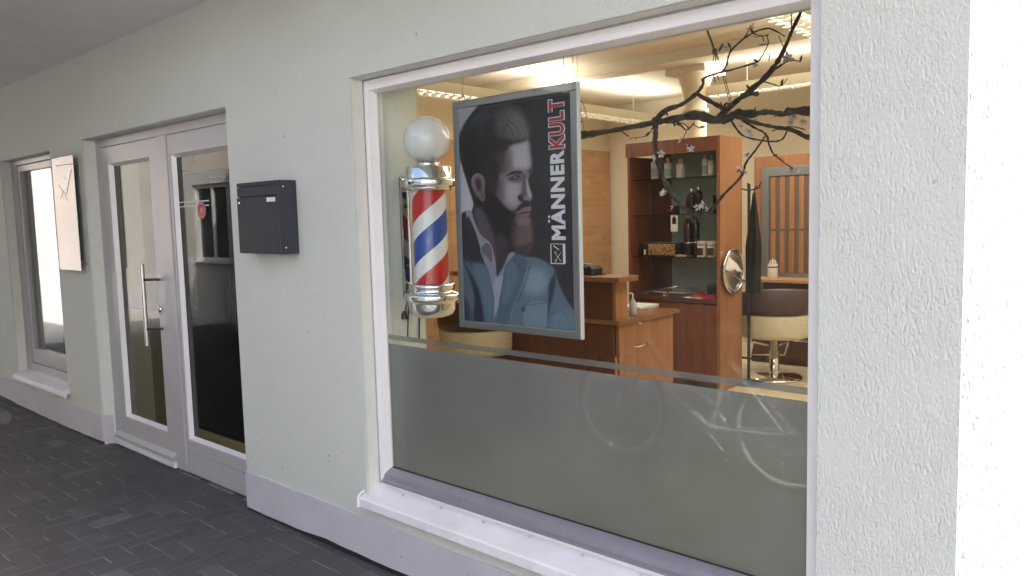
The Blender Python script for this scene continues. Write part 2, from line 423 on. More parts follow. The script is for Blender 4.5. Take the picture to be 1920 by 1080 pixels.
mb.add([(gx0-.01, FY+.005, zo), (gx0-.01, 2.188, gz1), (gx0-.01, 2.188, zo), (gx1+.01, FY+.005, zo), (gx1+.01, 2.188, gz1), (gx1+.01, 2.188, zo)],
       [(0, 1, 4, 3), (0, 2, 1), (3, 4, 5), (1, 2, 5, 4), (0, 3, 5, 2)])
mb.build('glazing_bead', m_white, wf)
mb = MB().prism([(0, 0), (0, 0)], 0, 1) if False else MB()
prof = [(FY-.018, .372), (FY-.018, .380), (FY-.004, .386), (FY+.004, .405), (FY+.012, .412), (FY+.030, .424), (2.186, .428), (2.186, .372)]
n = len(prof); x0_, x1_ = WIN[0]+.0345, WIN[1]-.0545
mb.add([(x0_, y, z) for y, z in prof]+[(x1_, y, z) for y, z in prof], [tuple(range(n)), tuple(range(2*n-1, n-1, -1))]+[(i, i+n, (i+1) % n+n, (i+1) % n) for i in range(n)])
mb.build('bottom_rail', m_rail, wf)
m_seal = plain('grey_sealant', (.40, .40, .38), .7, var=.15, nscale=30)
MB().tube([(WIN[0]+.006, FY-.001, .36), (WIN[0]+.0065, FY-.001, 1.2), (WIN[0]+.006, FY-.001, WIN[3]-.006), (-1.8, FY-.001, WIN[3]-.0055), (WIN[1]-.006, FY-.001, WIN[3]-.006)], .0042, 6).build('sealant', m_seal, wf)
box('gasket', m_gasket, wf, gx0, gx1, 2.187, 2.191, .4282, .432)
box('glass_pane', m_glass, wf, gx0-.008, gx1+.012, 2.1915, 2.1975, .40, gz1+.015)
# frosted film on the inside: one thin band, a clear gap, then the full field
def stripe_z(x, y, X): return ony(x, y, 2.2)[2]
zs1 = (ony(735, 626, 2.2)[2]+ony(1508, 728, 2.2)[2])/2
zs2 = (ony(735, 638, 2.2)[2]+ony(1508, 737, 2.2)[2])/2
zs3 = (ony(735, 648, 2.2)[2]+ony(1508, 746, 2.2)[2])/2
k = NT('frosted_film')
df = k.n('ShaderNodeBsdfDiffuse'); k.l(k.ramp(k.noise(k.coord((1, 1, 1.4)), 1.7, 3, .5), [(.36, (.19, .20, .207)), (.64, (.265, .277, .285))]), df.inputs[0])
tl = k.n('ShaderNodeBsdfTranslucent'); tl.inputs[0].default_value = (.30, .33, .36, 1)
rf = k.n('ShaderNodeBsdfRefraction'); rf.inputs['Roughness'].default_value = .52; rf.inputs['IOR'].default_value = 1.25; rf.inputs[0].default_value = (.36, .42, .48, 1)
a1 = k.n('ShaderNodeMixShader'); a1.inputs[0].default_value = .35; k.l(rf.outputs[0], a1.inputs[1]); k.l(tl.outputs[0], a1.inputs[2])
a2 = k.n('ShaderNodeMixShader'); k.l(k.ramp(k.noise(k.coord(), 3, 2), [(.3, (.50, .50, .50)), (.7, (.58, .58, .58))]), a2.inputs[0]); k.l(a1.outputs[0], a2.inputs[1]); k.l(df.outputs[0], a2.inputs[2])
k.l(a2.outputs[0], k.o.inputs[0]); m_film = k.m
m_band = m_film.copy(); m_band.name = 'frosted_band'; bt = m_band.node_tree; bo = [n_ for n_ in bt.nodes if n_.type == 'OUTPUT_MATERIAL'][0]
src_ = bo.inputs[0].links[0].from_socket; tr_n = bt.nodes.new('ShaderNodeBsdfTransparent'); mx_n = bt.nodes.new('ShaderNodeMixShader'); mx_n.inputs[0].default_value = .22
bt.links.new(src_, mx_n.inputs[1]); bt.links.new(tr_n.outputs[0], mx_n.inputs[2]); bt.links.new(mx_n.outputs[0], bo.inputs[0])
def sheet(name, mat, parent, x0, x1, z0, z1, y):
    return MB().add([(x0, y, z0), (x1, y, z0), (x1, y, z1), (x0, y, z1)], [(0, 1, 2, 3)]).build(name, mat, parent, recalc=False)
sheet('frosted_film', m_film, wf, gx0-.004, gx1+.01, .405, zs3, 2.1985)
sheet('frosted_band', m_band, wf, gx0-.004, gx1+.01, zs2, zs1, 2.1985)
# sill with folded front edge and end lip
mb = MB(); sx0, sx1 = -2.812, XE-.30
prof = [(FY+.002, .352), (2.052, .312), (2.046, .306), (2.044, .270), (2.052, .270), (2.056, .300), (FY+.002, .338)]
n = len(prof)
mb.add([(sx0, y, z) for y, z in prof]+[(sx1, y, z) for y, z in prof], [tuple(range(n)), tuple(range(2*n-1, n-1, -1))]+[(i, i+n, (i+1) % n+n, (i+1) % n) for i in range(n)])
si = mb.build('window_sill', m_whitew, SB, .002)
MB().tube([(sx0, FY-.002, .362), (sx0, 2.10, .343), (sx0, 2.056, .325), (sx0, 2.044, .314), (sx0, 2.041, .30), (sx0, 2.041, .268)], .0055, 8).build('end_lip', m_white, si)
for i in range(8):
    x = -2.60+i*.245
    MB().lathe([(.0, .006), (.004, .005), (.006, .001), (.006, -.002)], (x, 2.128, .346), 10).build('screw', m_steel, si)

# --- entrance: door leaf and fixed side light
DY = 2.15
ef = frame_rect('entrance_frame', m_doorw, SB, DOOR[0]+.004, DOOR[1]-.004, .012, DOOR[3]-.004, DY+.012, DY+.09, .10, .13, .055, .03)
box('mullion', m_doorw, ef, -4.85, -4.715, DY-.006, DY+.088, .012, DOOR[3]-.06, .004)
lf = frame_rect('door_leaf', m_doorw, SB, -5.772, -4.846, .060, 2.120-.028, DY, DY+.07, .150, .128, .115, .165, .004)
def panebeads(parent, x0, x1, z0, z1, y, t=.016):
    m = MB()
    m.add([(x0, y, z0), (x1, y, z0), (x1, y, z1), (x0, y, z1), (x0+t, y+.03, z0+t), (x1-t, y+.03, z0+t), (x1-t, y+.03, z1-t), (x0+t, y+.03, z1-t)],
          [(0, 1, 5, 4), (1, 2, 6, 5), (2, 3, 7, 6), (3, 0, 4, 7)])
    m.build('glazing_bead', m_white, parent, recalc=False)
panebeads(lf, -5.622, -4.974, .225, 1.977, DY+.004)
box('glass_pane', m_glassd, lf, -5.61, -4.985, DY+.036, DY+.042, .235, 1.968)
# weather bar and threshold
mb = MB().prism([(0, 0), (0, 0)], 0, 1) if False else MB()
mb.add([(-5.765, DY-.03, .062), (-4.852, DY-.03, .062), (-4.852, DY-.03, .082), (-5.765, DY-.03, .082), (-5.765, DY-.0005, .062), (-4.852, DY-.0005, .062), (-4.852, DY-.0005, .104), (-5.765, DY-.0005, .104)],
       [(0, 1, 2, 3), (3, 2, 6, 7), (4, 7, 6, 5), (0, 4, 5, 1), (0, 3, 7, 4), (1, 5, 6, 2)])
mb.build('weather_bar', m_doorw, lf)
box('threshold', m_whitew, ef, -5.80, -4.851, DY-.02, DY+.0115, .010, .052, .003)
sf = frame_rect('side_light', m_doorw, SB, -4.714, -3.965, .012, 2.092, DY, DY+.07, .03, .02, .12, .215, .004)
panebeads(sf, -4.686, -3.985, .226, 1.972, DY+.004)
box('glass_pane', m_glassd, sf, -4.68, -3.99, DY+.036, DY+.042, .235, 1.965)
box('kick_panel_line', m_rail, sf, -4.713, -3.966, DY-.0012, DY+.0008, .150, .1525)
MB().lathe([(0, .0), (.004, .0), (.004, .004), (0, .004)], (0, 0, 0), 10).rot(lambda p: (-4.02+p[0], DY-.003+p[2], .148+p[1])).build('screw', m_dark, sf)
# pull handle
hx, hy = -4.72*1.0, DY-.075
hp = ony(267, 495, hy); hb = ony(275, 648, hy)
hx = (hp[0]+hb[0])/2
hd = MB().tube([(hx, hy, hb[2]), (hx, hy, hp[2])], .0135, 14).build('pull_handle', m_steel, lf)
for pxy in ((270, 525), (278, 618)):
    z = ony(*pxy, hy)[2]
    MB().tube([(hx+.004, hy, z), (hx+.02, hy+.012, z), (hx+.075, DY-.001, z)], .0085, 10).build('handle_arm', m_dark, lf)
lp = ony(301, 580, DY)
MB().lathe([(0, .014), (.017, .013), (.021, .008), (.021, 0)], (0, 0, 0), 18).rot(lambda p: (lp[0]+p[0], DY-p[2], lp[2]+p[1])).build('lock_rosette', m_chrome, lf)
box('keyhole', m_black, lf, lp[0]-.003, lp[0]+.003, DY-.0155, DY-.012, lp[2]-.009, lp[2]+.009)

# --- narrow window
nf = frame_rect('narrow_window', m_doorw, SB, NAR[0]+.003, NAR[1]-.003, NAR[2], NAR[3]-.003, DY, DY+.075, .13, .08, .04, .11, .004)
inn = frame_rect('casement', m_doorw, nf, NAR[0]+.136, NAR[1]-.086, .403, NAR[3]-.046, DY+.012, DY+.07, .055, .05, .052, .125, .004)
box('glass_pane', m_glassn, nf, -7.51, -6.62, DY+.04, DY+.046, .52, 2.035)
mb = MB(); prof = [(DY+.002, .335), (2.045, .300), (2.04, .262), (2.05, .262), (2.055, .285), (DY+.002, .322)]; n = len(prof)
mb.add([(NAR[0]-.03, y, z) for y, z in prof]+[(NAR[1]+.035, y, z) for y, z in prof], [tuple(range(n)), tuple(range(2*n-1, n-1, -1))]+[(i, i+n, (i+1) % n+n, (i+1) % n) for i in range(n)])
s2 = mb.build('window_sill', m_whitew, SB, .002)
MB().tube([(NAR[1]+.035, DY-.002, .345), (NAR[1]+.035, 2.05, .312), (NAR[1]+.035, 2.04, .30), (NAR[1]+.035, 2.038, .26)], .007, 8).build('end_lip', m_white, s2)

# ------------------------------------------------------------------ shop interior shell
fl = box('floor', plain('floor_grout', (.22, .18, .12), .8), None, XL+.301, -.741, IN+.001, 8.999, -.05, -.004); struct(fl)
m_tile = plain('floor_tile', (.66, .56, .38), .35, var=.05, nscale=3)
TS = .33; tm = MB().add(*paver_geo(TS/2-.0025, TS/2-.0025)).mesh('tile'); tm.materials.append(m_tile)
tiles = []
for i in range(0, 27):
    for j in range(0, 20):
        tiles.append((-.80-TS/2-i*TS, 2.50+TS/2+j*TS))
tiles = [t for t in tiles if t[0] > -6.0]
def tdist(t): return abs(t[0]+2.7)+abs(t[1]-6.6)
for t in sorted(tiles, key=tdist)[:160]:
    q = bpy.data.objects.new('tile', tm); COL.objects.link(q); q.parent = fl; q.location = (t[0], t[1], random.gauss(0, .0004))
mb = MB(); v, f = paver_geo(TS/2-.0025, TS/2-.0025)
for t in sorted(tiles, key=tdist)[160:]: mb.add([(p[0]+t[0], p[1]+t[1], p[2]) for p in v], f)
q = mb.build('tile_field', m_tile, fl, recalc=False); q['kind'] = 'stuff'
ceil = box('ceiling', m_ceil, None, XL+.301, -.7405, IN+.0005, 8.9995, 2.95, 3.3005); struct(ceil)
for (y0, y1, z) in ((6.15, 6.42, 2.86), (3.7, 3.9, 2.87)):
    box('ceiling_beam', m_ceil, ceil, -6.0, -.742, y0, y1, z, 2.9495)
q = struct(box('wall_inner_front', m_cream, None, -6.0, WIN[0]-.0005, IN+.0008, IN+.012, DOOR[3]+.0, 2.949))
q = struct(box('wall_inner_pier', m_cream, None, DOOR[1]+.0005, WIN[0]-.0005, IN+.0008, IN+.012, .0, DOOR[3]-.0005))
q = struct(box('wall_left', m_tan, None, -6.15, -6.0, IN+.002, 8.999, 0.0, 2.949))
q = struct(box('wall_lobby_panel', plain('lobby_panel', (.27, .225, .165), .6, var=.05, nscale=3), None, -5.9995, -5.965, IN+.015, 3.295, 0.0, 2.948))
q = struct(box('wall_back', m_cream, None, -5.999, -.7425, 8.60, 8.9985, 0.0, 2.949))
q = struct(box('wall_right', m_cream, None, -.80, -.7415, IN+.002, 8.599, 0.0, 2.949))
q = struct(box('wall_brick_cladding', m_brick, None, -5.9995, -5.94, 3.3, 8.55, 0.0, 2.36))

# cast column behind the cabinet
cc = ony(1304, 200, 6.78); ccx, ccy = cc[0], 6.62
ccx = ony(1304, 200, 6.62)[0]
col = thing('cast_column', 'slim round cream cast iron column with flared capital under the ceiling', 'column', (ccx, ccy, 0))
MB().lathe([(.13, 0), (.13, .12), (.105, .16), (.100, 2.45)], (ccx, ccy, 0), 28).build('shaft', m_ceil, col)
MB().lathe([(.101, 2.4501), (.118, 2.46), (.124, 2.475), (.118, 2.49), (.102, 2.50), (.102, 2.58), (.115, 2.65), (.135, 2.72), (.15, 2.77), (.155, 2.80)], (ccx, ccy, 0), 28).build('capital', m_ceil, col)
box('abacus', m_ceil, col, ccx-.20, ccx+.20, ccy-.195, ccy+.20, 2.8005, 2.9495)

# ------------------------------------------------------------------ ceiling lights
def ceiling_light(label, p0, p1, power):
    p0, p1 = Vector(p0), Vector(p1); d = (p1-p0); L = d.length; d.normalize(); s = Vector((0, 0, 1)).cross(d)
    c = (p0+p1)/2
    t = thing('ceiling_light', label, 'light', c, 'long suspended strip lights')
    def P(a, b, z): q = c+d*a+s*b; return (q.x, q.y, c.z+z)
    def bx(m, a0, a1, b0, b1, z0, z1):
        m.add([P(a0, b0, z0), P(a1, b0, z0), P(a1, b1, z0), P(a0, b1, z0), P(a0, b0, z1), P(a1, b0, z1), P(a1, b1, z1), P(a0, b1, z1)], [(0, 3, 2, 1), (4, 5, 6, 7), (0, 1, 5, 4), (1, 2, 6, 5), (2, 3, 7, 6), (3, 0, 4, 7)])
    m = MB(); bx(m, -L/2, L/2, -.11, -.098, 0, .085); bx(m, -L/2, L/2, .098, .11, 0, .085); bx(m, -L/2, -L/2+.01, -.098, .098, 0, .085); bx(m, L/2-.01, L/2, -.098, .098, 0, .085); bx(m, -L/2+.01, L/2-.01, -.05, .05, .05, .084)
    m.build('housing', m_lampbody, t)
    m = MB(); n = int(L/.10)
    for i in range(n):
        a = -L/2+.02+(L-.04)*i/n; w = (L-.04)/n
        v = [P(a, -.108, -.012), P(a+w*.55, 0, -.022), P(a, .108, -.012), P(a+.008, -.108, -.012), P(a+w*.55+.008, 0, -.022), P(a+.008, .108, -.012)]
        v2 = [(x, y, z+.040) for x, y, z in v]
        m.add(v+v2, [(0, 1, 7, 6), (1, 2, 8, 7), (3, 9, 10, 4), (4, 10, 11, 5), (0, 3, 4, 1), (1, 4, 5, 2), (6, 7, 10, 9), (7, 8, 11, 10)])
    m.build('louvre', m_chrome, t)
    m = MB(); m.tube([P(-L/2+.03, -.055, .036), P(L/2-.03, -.055, .036)], .011, 8); m.build('tube', m_tube, t)
    m = MB(); m.tube([P(-L/2+.03, .055, .036), P(L/2-.03, .055, .036)], .011, 8); m.build('tube', m_tube, t)
    for a in (-L*.35, L*.35):
        MB().tube([P(a, 0, .084), P(a, 0, 2.9495-c.z)], .003, 6).build('suspension_wire', m_steel, t)
    for (up, pw) in ((True, power*.62), (False, power*.5)):
        ld = bpy.data.lights.new('strip_light', 'AREA'); ld.shape = 'RECTANGLE'; ld.size = L-.1; ld.size_y = .18; ld.energy = pw*LAMP; ld.color = (1, .965, .90)
        lo = bpy.data.objects.new('strip_glow', ld); COL.objects.link(lo)
        z = Vector((0, 0, -1)) if up else Vector((0, 0, 1))
        mm = Matrix((d, z.cross(d), z)).transposed().to_4x4()
        lo.parent = t; lo.matrix_local = Matrix.Translation((0, 0, .10 if up else -.03)) @ mm
    return t
ceiling_light('long cream strip light running inwards behind the portrait poster', (-4.86, 3.9, 2.58), (-4.93, 8.2, 2.58), 46)
ceiling_light('cream strip light beside the column above the styling station', (-3.52, 6.72, 2.60), (-1.2, 6.72, 2.60), 36)
p3 = onz(1488, 36, 2.60)
ceiling_light('strip light over the shop floor near the right wall', (p3[0], p3[1]-1.1, 2.60), (p3[0], p3[1]+2.0, 2.60), 30)

# ------------------------------------------------------------------ display cabinet
CX0, CX1, CY0, CY1 = -4.03, -3.095, 6.05, 6.46
cab = thing('display_cabinet', 'tall reddish wooden display cabinet with glass shelves and mirror back', 'cabinet', ((CX0+CX1)/2, CY0, 0))
box('side_panel', m_cherry, cab, CX0+.012, CX0+.04, CY0+.01, CY1, 0, 2.06)
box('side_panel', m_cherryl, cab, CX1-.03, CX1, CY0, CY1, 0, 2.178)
box('fascia', m_cherry, cab, CX0, CX1-.0305, CY0, CY0+.03, 2.055, 2.178)
box('top_board', m_cherry, cab, CX0, CX1-.0305, CY0+.0305, CY1, 2.12, 2.178)
box('back_board', m_cherryd, cab, CX0+.041, -3.78, CY1-.03, CY1-.012, .80, 2.119)
box('mirror', m_smoke, cab, -3.779, -3.20, CY1-.03, CY1-.012, .80, 2.119)
box('light_strip_panel', m_cream, cab, -3.199, CX1-.031, CY1-.03, CY1-.012, .80, 2.119)
shz = [ony(1345, 328, CY0)[2], ony(1345, 400, CY0)[2], ony(1345, 484, CY0)[2]]
for z in shz: box('glass_shelf', m_shelfglass, cab, CX0+.042, CX1-.032, CY0+.03, CY1-.035, z-.008, z)
wtz = ony(1345, 563, CY0)[2]
box('worktop', m_cherryd, cab, CX0+.042, CX1-.032, CY0-.005, CY1-.031, wtz-.035, wtz)
box('base_carcass', m_cherryd, cab, CX0+.042, CX1-.032, CY0+.03, CY1-.031, .06, wtz-.036)
midx = (CX0+CX1)/2-.10
for (a, b) in ((CX0+.044, midx-.002), (midx+.002, CX1-.034)):
    d = box('cabinet_door', m_cherry, cab, a, b, CY0+.006, CY0+.0295, .07, wtz-.045, .002)
    hxx = b-.05 if b < -3.5 else a+.04
    MB().tube([(hxx, CY0+.006, wtz-.10), (hxx, CY0-.018, wtz-.10), (hxx, CY0-.018, wtz-.25), (hxx, CY0+.006, wtz-.25)], .006, 8).build('handle', m_steel, d)
# --- goods on the shelves
m_bot_w = plain('pale_bottle', (.62, .58, .52), .35); m_bot_b = plain('black_bottle', (.012, .012, .018), .22); m_bot_s = plain('silver_cap', (.7, .7, .7), .2, metal=1)
m_bot_r = plain('dark_red_bottle', (.16, .01, .015), .3); m_lilac = plain('lilac_label', (.42, .33, .38), .5); m_gold = plain('gold_print', (.32, .18, .07), .5, var=.9, nscale=45)
m_tubw = plain('white_tub', (.70, .64, .55), .4)
def bottle(label, x, y, z, r, h, mat, cap, neck=.4, caph=.18, band=None, group=None):
    t = thing('bottle', label, 'bottle', (x, y, z), group)
    hb = h*(1-caph)
    MB().lathe([(0, 0), (r*.95, 0), (r, .004), (r, hb*.86), (r*.85, hb*.95), (r*neck, hb), (0, hb)], (x, y, z), 18).build('body', mat, t)
    MB().lathe([(0, hb), (r*neck*1.1, hb+.0004), (r*neck*1.1, h-.003), (r*neck*.9, h), (0, h)], (x, y, z), 14).build('cap', cap, t)
    if band: MB().lathe([(r*1.012, hb*.15), (r*1.012, hb*.6)], (x, y, z), 18).build('paper_label', band, t)
    return t
def shelfpos(px, py, z, back=.18):
    p = ony(px, py, CY0+back); return p[0], CY0+back, z
for i, (px, mat, band, lb) in enumerate(((1228, m_bot_w, m_lilac, 'pale bottle with lilac label on the top glass shelf'), (1252, m_bot_w, m_smoke, 'pale bottle with greenish label next to the lilac labelled one'), (1276, m_bot_w, None, 'pale bottle without label in the middle of the top shelf'), (1322, m_bot_w, m_smoke, 'grey capped pale bottle with greenish label on the top shelf'), (1334, m_bot_w, m_paper, 'grey capped pale bottle with white label near the side panel'))):
    x, y, z = shelfpos(px, 320, shz[0]); bottle(lb, x, y, shz[0]+.0005, (.036, .033, .037, .028, .030)[i], (.21, .19, .17, .20, .185)[i], mat, m_smoke if i > 2 else m_bot_w, (.45, .4, .5, .4, .45)[i], .2, band, 'pale bottles on the top glass shelf')
x, y, z = shelfpos(1297, 390, shz[1], .15); bottle('slim black bottle with silver top on the middle glass shelf', x, y, shz[1]+.0005, .030, .22, m_bot_b, m_bot_s, .45, .16)
x, y, z = shelfpos(1310, 375, shz[1], .26); bottle('black silver topped bottle at the back of the middle shelf', x, y, shz[1]+.0005, .034, .24, m_bot_b, m_bot_s, .45, .16)
x, y, z = shelfpos(1291, 375, shz[1], .30); bottle('dark red bottle behind the slim black bottle', x, y, shz[1]+.0005, .026, .17, m_bot_r, m_bot_r, .6, .12)
x, y, z = shelfpos(1263, 390, shz[1], .12); t = thing('product_box', 'small dark carton standing alone on the middle glass shelf', 'box', (x, y, shz[1])); box('carton', m_bot_b, t, x-.045, x+.045, y-.03, y+.03, shz[1]+.0005, shz[1]+.075, .003); box('print', m_bot_r, t, x-.040, x+.010, y-.0312, y-.0302, shz[1]+.02, shz[1]+.05)
t = thing('product_box', 'black carton at the right end of the middle glass shelf', 'box', (-3.19, 6.25, shz[1])); box('carton', m_bot_b, t, -3.24, -3.14, 6.2, 6.28, shz[1]+.0005, shz[1]+.14, .003); box('lid', m_black, t, -3.242, -3.138, 6.198, 6.282, shz[1]+.1402, shz[1]+.155, .002)
x, y, z = shelfpos(1264, 410, shz[1], .03); t = thing('price_card', 'small white card with black emblem hanging under the middle shelf', 'card', (x, y, shz[1]-.14)); box('card', m_paper, t, x-.034, x+.034, y, y+.002, shz[1]-.15, shz[1]-.0085); box('emblem', m_black, t, x-.02, x+.02, y-.0012, y-.0002, shz[1]-.085, shz[1]-.03); MB().lathe([(0, 0), (.012, .01), (0, .03)], (x, y-.0007, shz[1]-.0295), 8).rot(lambda p: (p[0], y-.0007+(p[1]-(y-.0007))*.05, p[2]-.008)).build('emblem_tip', m_black, t)
for i, px in enumerate((1290, 1304)):
    x, y, z = shelfpos(px, 470, shz[2], .12+.06*i)
    t = thing('spray_can', ('tall black can with matte lid on the lowest glass shelf', 'tall black glossy can behind its twin on the lowest shelf')[i], 'can', (x, y, shz[2]))
    MB().lathe([(0, 0), (.036, 0), (.037, .004), (.037, .29), (.031, .30), (0, .30)], (x, y, shz[2]+.0005), 20).build('can', m_bot_b, t)
    MB().lathe([(0, .3003), (.026, .3003), (.026, .33), (.02, .336), (0, .336)], (x, y, shz[2]+.0005), 16).build('lid', m_black, t)
    MB().lathe([(.0375, .12), (.0375, .13)], (x, y, shz[2]+.0005), 20).build('print_ring', m_bot_s, t)
for i, px in enumerate((1316, 1335)):
    x, y, z = shelfpos(px, 470, shz[2], .13)
    t = thing('white_tub', ('white lidded tub beside the tall black cans on the lowest shelf', 'white lidded tub next to the wooden side panel')[i], 'tub', (x, y, shz[2]), None)
    MB().lathe([(0, 0), (.040, 0), (.041, .005), (.041, .10), (0, .10)], (x, y, shz[2]+.0005), 20).build('tub', m_tubw, t)
    MB().lathe([(0, .1003), (.043, .1003), (.043, .135), (.038, .14), (0, .14)], (x, y, shz[2]+.0005), 20).build('lid', m_tubw, t)
    MB().lathe([(.0415, .015), (.0415, .08)], (x, y, shz[2]+.0005), 20, a0=math.pi*1.2, a1=math.pi*1.75).build('paper_label', m_brownleather, t)
x0 = shelfpos(1205, 478, 0, .10)[0]; x1 = shelfpos(1275, 475, 0, .10)[0]; y = CY0+.10
t = thing('gift_box', 'long black carton with golden pattern on the lowest glass shelf', 'box', ((x0+x1)/2, y, shz[2]))
box('carton', m_bot_b, t, x0, x1, y, y+.12, shz[2]+.0005, shz[2]+.125, .003); box('gold_panel', m_gold, t, x0+.06, x1-.05, y-.002, y-.0002, shz[2]+.012, shz[2]+.112); box('white_print', m_paper, t, x0+.015, x0+.035, y-.002, y-.0002, shz[2]+.015, shz[2]+.06)
x, y, z = shelfpos(1277, 482, 0, .04); t = thing('hairbrush', 'flat pinkish brush lying in front of the gold patterned carton', 'brush', (x, y, shz[2])); m_pink = plain('pink_bristle', (.40, .27, .22), .7)
MB().lathe([(0, .001), (.055, .002), (.06, .012), (.045, .022), (0, .026)], (0, 0, 0), 18).rot(lambda p: (x+p[0], y+p[1]*.45, shz[2]+p[2])).build('brush_head', m_pink, t); MB().tube([(x+.055, y, shz[2]+.011), (x+.11, y+.01, shz[2]+.011)], [.009, .007], 8).build('handle', m_brownleather, t)
# on the worktop
x, y = ony(1320, 560, CY0+.12)[0], CY0+.14
def cloth(name, mat, parent, x, y, z, w, d, h, seed):
    rs = np.random.RandomState(seed); N = 14; v = []; f = []
    for j in range(N):
        for i in range(N):
            a, b = i/(N-1)*2-1, j/(N-1)*2-1
            e = max(0, 1-max(abs(a), abs(b))**4)
            v.append((x+a*w*(1+.05*math.sin(5*b)), y+b*d, z+.002+h*e*(.6+.25*math.sin(6*a+seed)+.2*math.cos(7*b+a*3))))
    for j in range(N-1):
        for i in range(N-1): f.append((j*N+i, j*N+i+1, (j+1)*N+i+1, (j+1)*N+i))
    b0 = [0, N-1, N*N-1, N*(N-1)]
    m = MB(); m.add(v, f, 0, True); return m.build(name, mat, parent, recalc=False)
t = thing('towel', 'crumpled red towel lying on the cabinet worktop', 'towel', (x, y, wtz)); cloth('fold', m_red, t, x, y, wtz, .15, .10, .045, 3); cloth('white_edge', m_paper, t, x-.06, y-.06, wtz+.0005, .10, .05, .012, 5)
t = thing('tissue_box', 'black box at the back of the cabinet worktop beside the towel', 'box', (-3.22, 6.33, wtz)); box('carton', m_bot_b, t, -3.33, -3.14, 6.26, 6.38, wtz+.001, wtz+.11, .004); MB().tube([(-3.24, 6.32, wtz+.1102), (-3.24, 6.32, wtz+.14)], [.03, .012], 10).build('tissue', m_black, t)
x = ony(1254, 545, CY0+.1)[0]; t = thing('scissors', 'pair of bright scissors standing on the cabinet worktop', 'scissors', (x, CY0+.1, wtz))
for s in (-1, 1):
    MB().tube([(x-.03+.012*s, CY0+.1, wtz+.012), (x, CY0+.1+.003*s, wtz+.045), (x+.045, CY0+.1, wtz+.09+.004*s)], [.004, .005, .002], 6).build('blade', m_chrome, t)
    MB().tube([(x-.035+.014*s+.011*math.cos(a), CY0+.1+.002*s, wtz+.012+.011*math.sin(a)) for a in np.linspace(0, 2*math.pi, 13)[:-1]], .003, 6, closed=True).build('finger_ring', m_chrome, t)
# round dish mounted on the cabinet side
dc = onx(1377, 508, CX1+.035)
t = thing('round_wall_mirror', 'round brushed metal shaving mirror with crossbar on the cabinet side', 'mirror', tuple(dc))
R_ = .185
def onside(p): return (CX1+.012+p[2], dc[1]+p[0], dc[2]+p[1])
MB().lathe([(0, .004), (R_*.98, .004), (R_*.98, .012), (R_*.7, .022), (0, .03)], (0, 0, 0), 40).rot(onside).build('dish', m_steel, t)
MB().tube([onside((R_*math.cos(a), R_*math.sin(a), .018)) for a in np.linspace(0, 2*math.pi, 41)[:-1]], .010, 8, closed=True).build('rim', m_chrome, t)
MB().tube([onside((-R_*1.12, R_*.12, .034)), onside((R_*.92, -R_*.55, .034))], .009, 8).build('crossbar', m_steel, t)
MB().add([onside((-R_*.95, R_*.1, .024)), onside((-R_*.55, R_*.72, .020)), onside((R_*.2, R_*.3, .034)), onside((R_*.75, -R_*.1, .030))], [(0, 1, 2), (0, 2, 3)]).build('reflector_vane', m_paper, t)
MB().tube([onside((0, 0, -.0115)), onside((0, 0, .006))], .02, 12).build('mount', m_dark, t)

# ------------------------------------------------------------------ reception desk
RX = -3.30
desk = thing('reception_desk', 'reddish wooden reception desk with raised counter and lower writing top', 'desk', (RX-.6, 5.1, 0))
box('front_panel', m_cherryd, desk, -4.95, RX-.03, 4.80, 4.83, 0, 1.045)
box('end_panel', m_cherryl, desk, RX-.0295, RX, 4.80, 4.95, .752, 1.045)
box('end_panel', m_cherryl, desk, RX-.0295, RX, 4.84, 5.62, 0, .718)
box('upper_top', m_cherryx, desk, -5.0, RX+.085, 4.72, 4.98, 1.0455, 1.085, .004)
box('writing_top', m_cherryx, desk, -4.9, RX+.03, 4.795, 5.68, .7185, .7515, .003)
box('drawer_front', m_cherry, desk, -4.2, RX-.03, 5.60, 5.62, .3, .718)
px_ = ony(1205, 632, 5.1)
MB().tube([(RX+.0, 5.05, .52), (RX+.022, 5.06, .52), (RX+.022, 5.20, .525), (RX, 5.21, .525)], .005, 8).build('handle', m_steel, desk)
t = thing('card_terminal', 'small black card terminal on the raised counter', 'terminal', (-3.62, 4.85, 1.086))
tx = ony(1102, 505, 4.85)[0]
mb = MB().prism([(-.075, 0), (.085, 0), (.088, .05), (.06, .075), (.03, .060), (.0, .078), (-.06, .085), (-.078, .04)], 4.78, 4.93); mb.rot(lambda p: (tx+p[0], p[1], 1.0865+p[2])).build('housing', m_black, t, .006)
box('screen', m_smoke, t, tx-.05, tx-.002, 4.80, 4.86, 1.1715, 1.1735)
MB().tube([(tx+.087, 4.85, 1.10), (tx+.12, 4.87, 1.089), (tx+.1, 4.95, 1.089)], .004, 6).build('cable', m_cable, t)
pp = onz(1213, 575, .765)
t = thing('paper_stack', 'stack of white papers on the lower desk top', 'papers', (pp[0], pp[1], .752))
for i in range(4):
    a = random.uniform(-.12, .12); w, h = .105, .15; zz = .7525+i*.006
    m = MB().box(-w, w, -h, h, zz, zz+.0055); ca, sa = math.cos(a), math.sin(a)
    m.rot(lambda p: (pp[0]-.08+p[0]*ca-p[1]*sa, pp[1]+p[0]*sa+p[1]*ca, p[2])).build('sheet', m_paper, t)
bp = onz(1181, 590, .752)
bx_, by_ = RX-.06, 5.12
t = thing('pump_bottle', 'clear pump bottle standing beside the papers on the desk', 'bottle', (bx_, by_, .752)); m_clear = plain('cloudy_plastic', (.5, .52, .5), .2)
MB().lathe([(0, 0), (.028, 0), (.03, .005), (.03, .10), (.012, .125), (.012, .135), (0, .135)], (bx_, by_, .7525), 16).build('body', m_clear, t)
MB().tube([(bx_, by_, .8878), (bx_, by_, .925), (bx_-.03, by_, .928)], .006, 8).build('pump', m_paper, t)

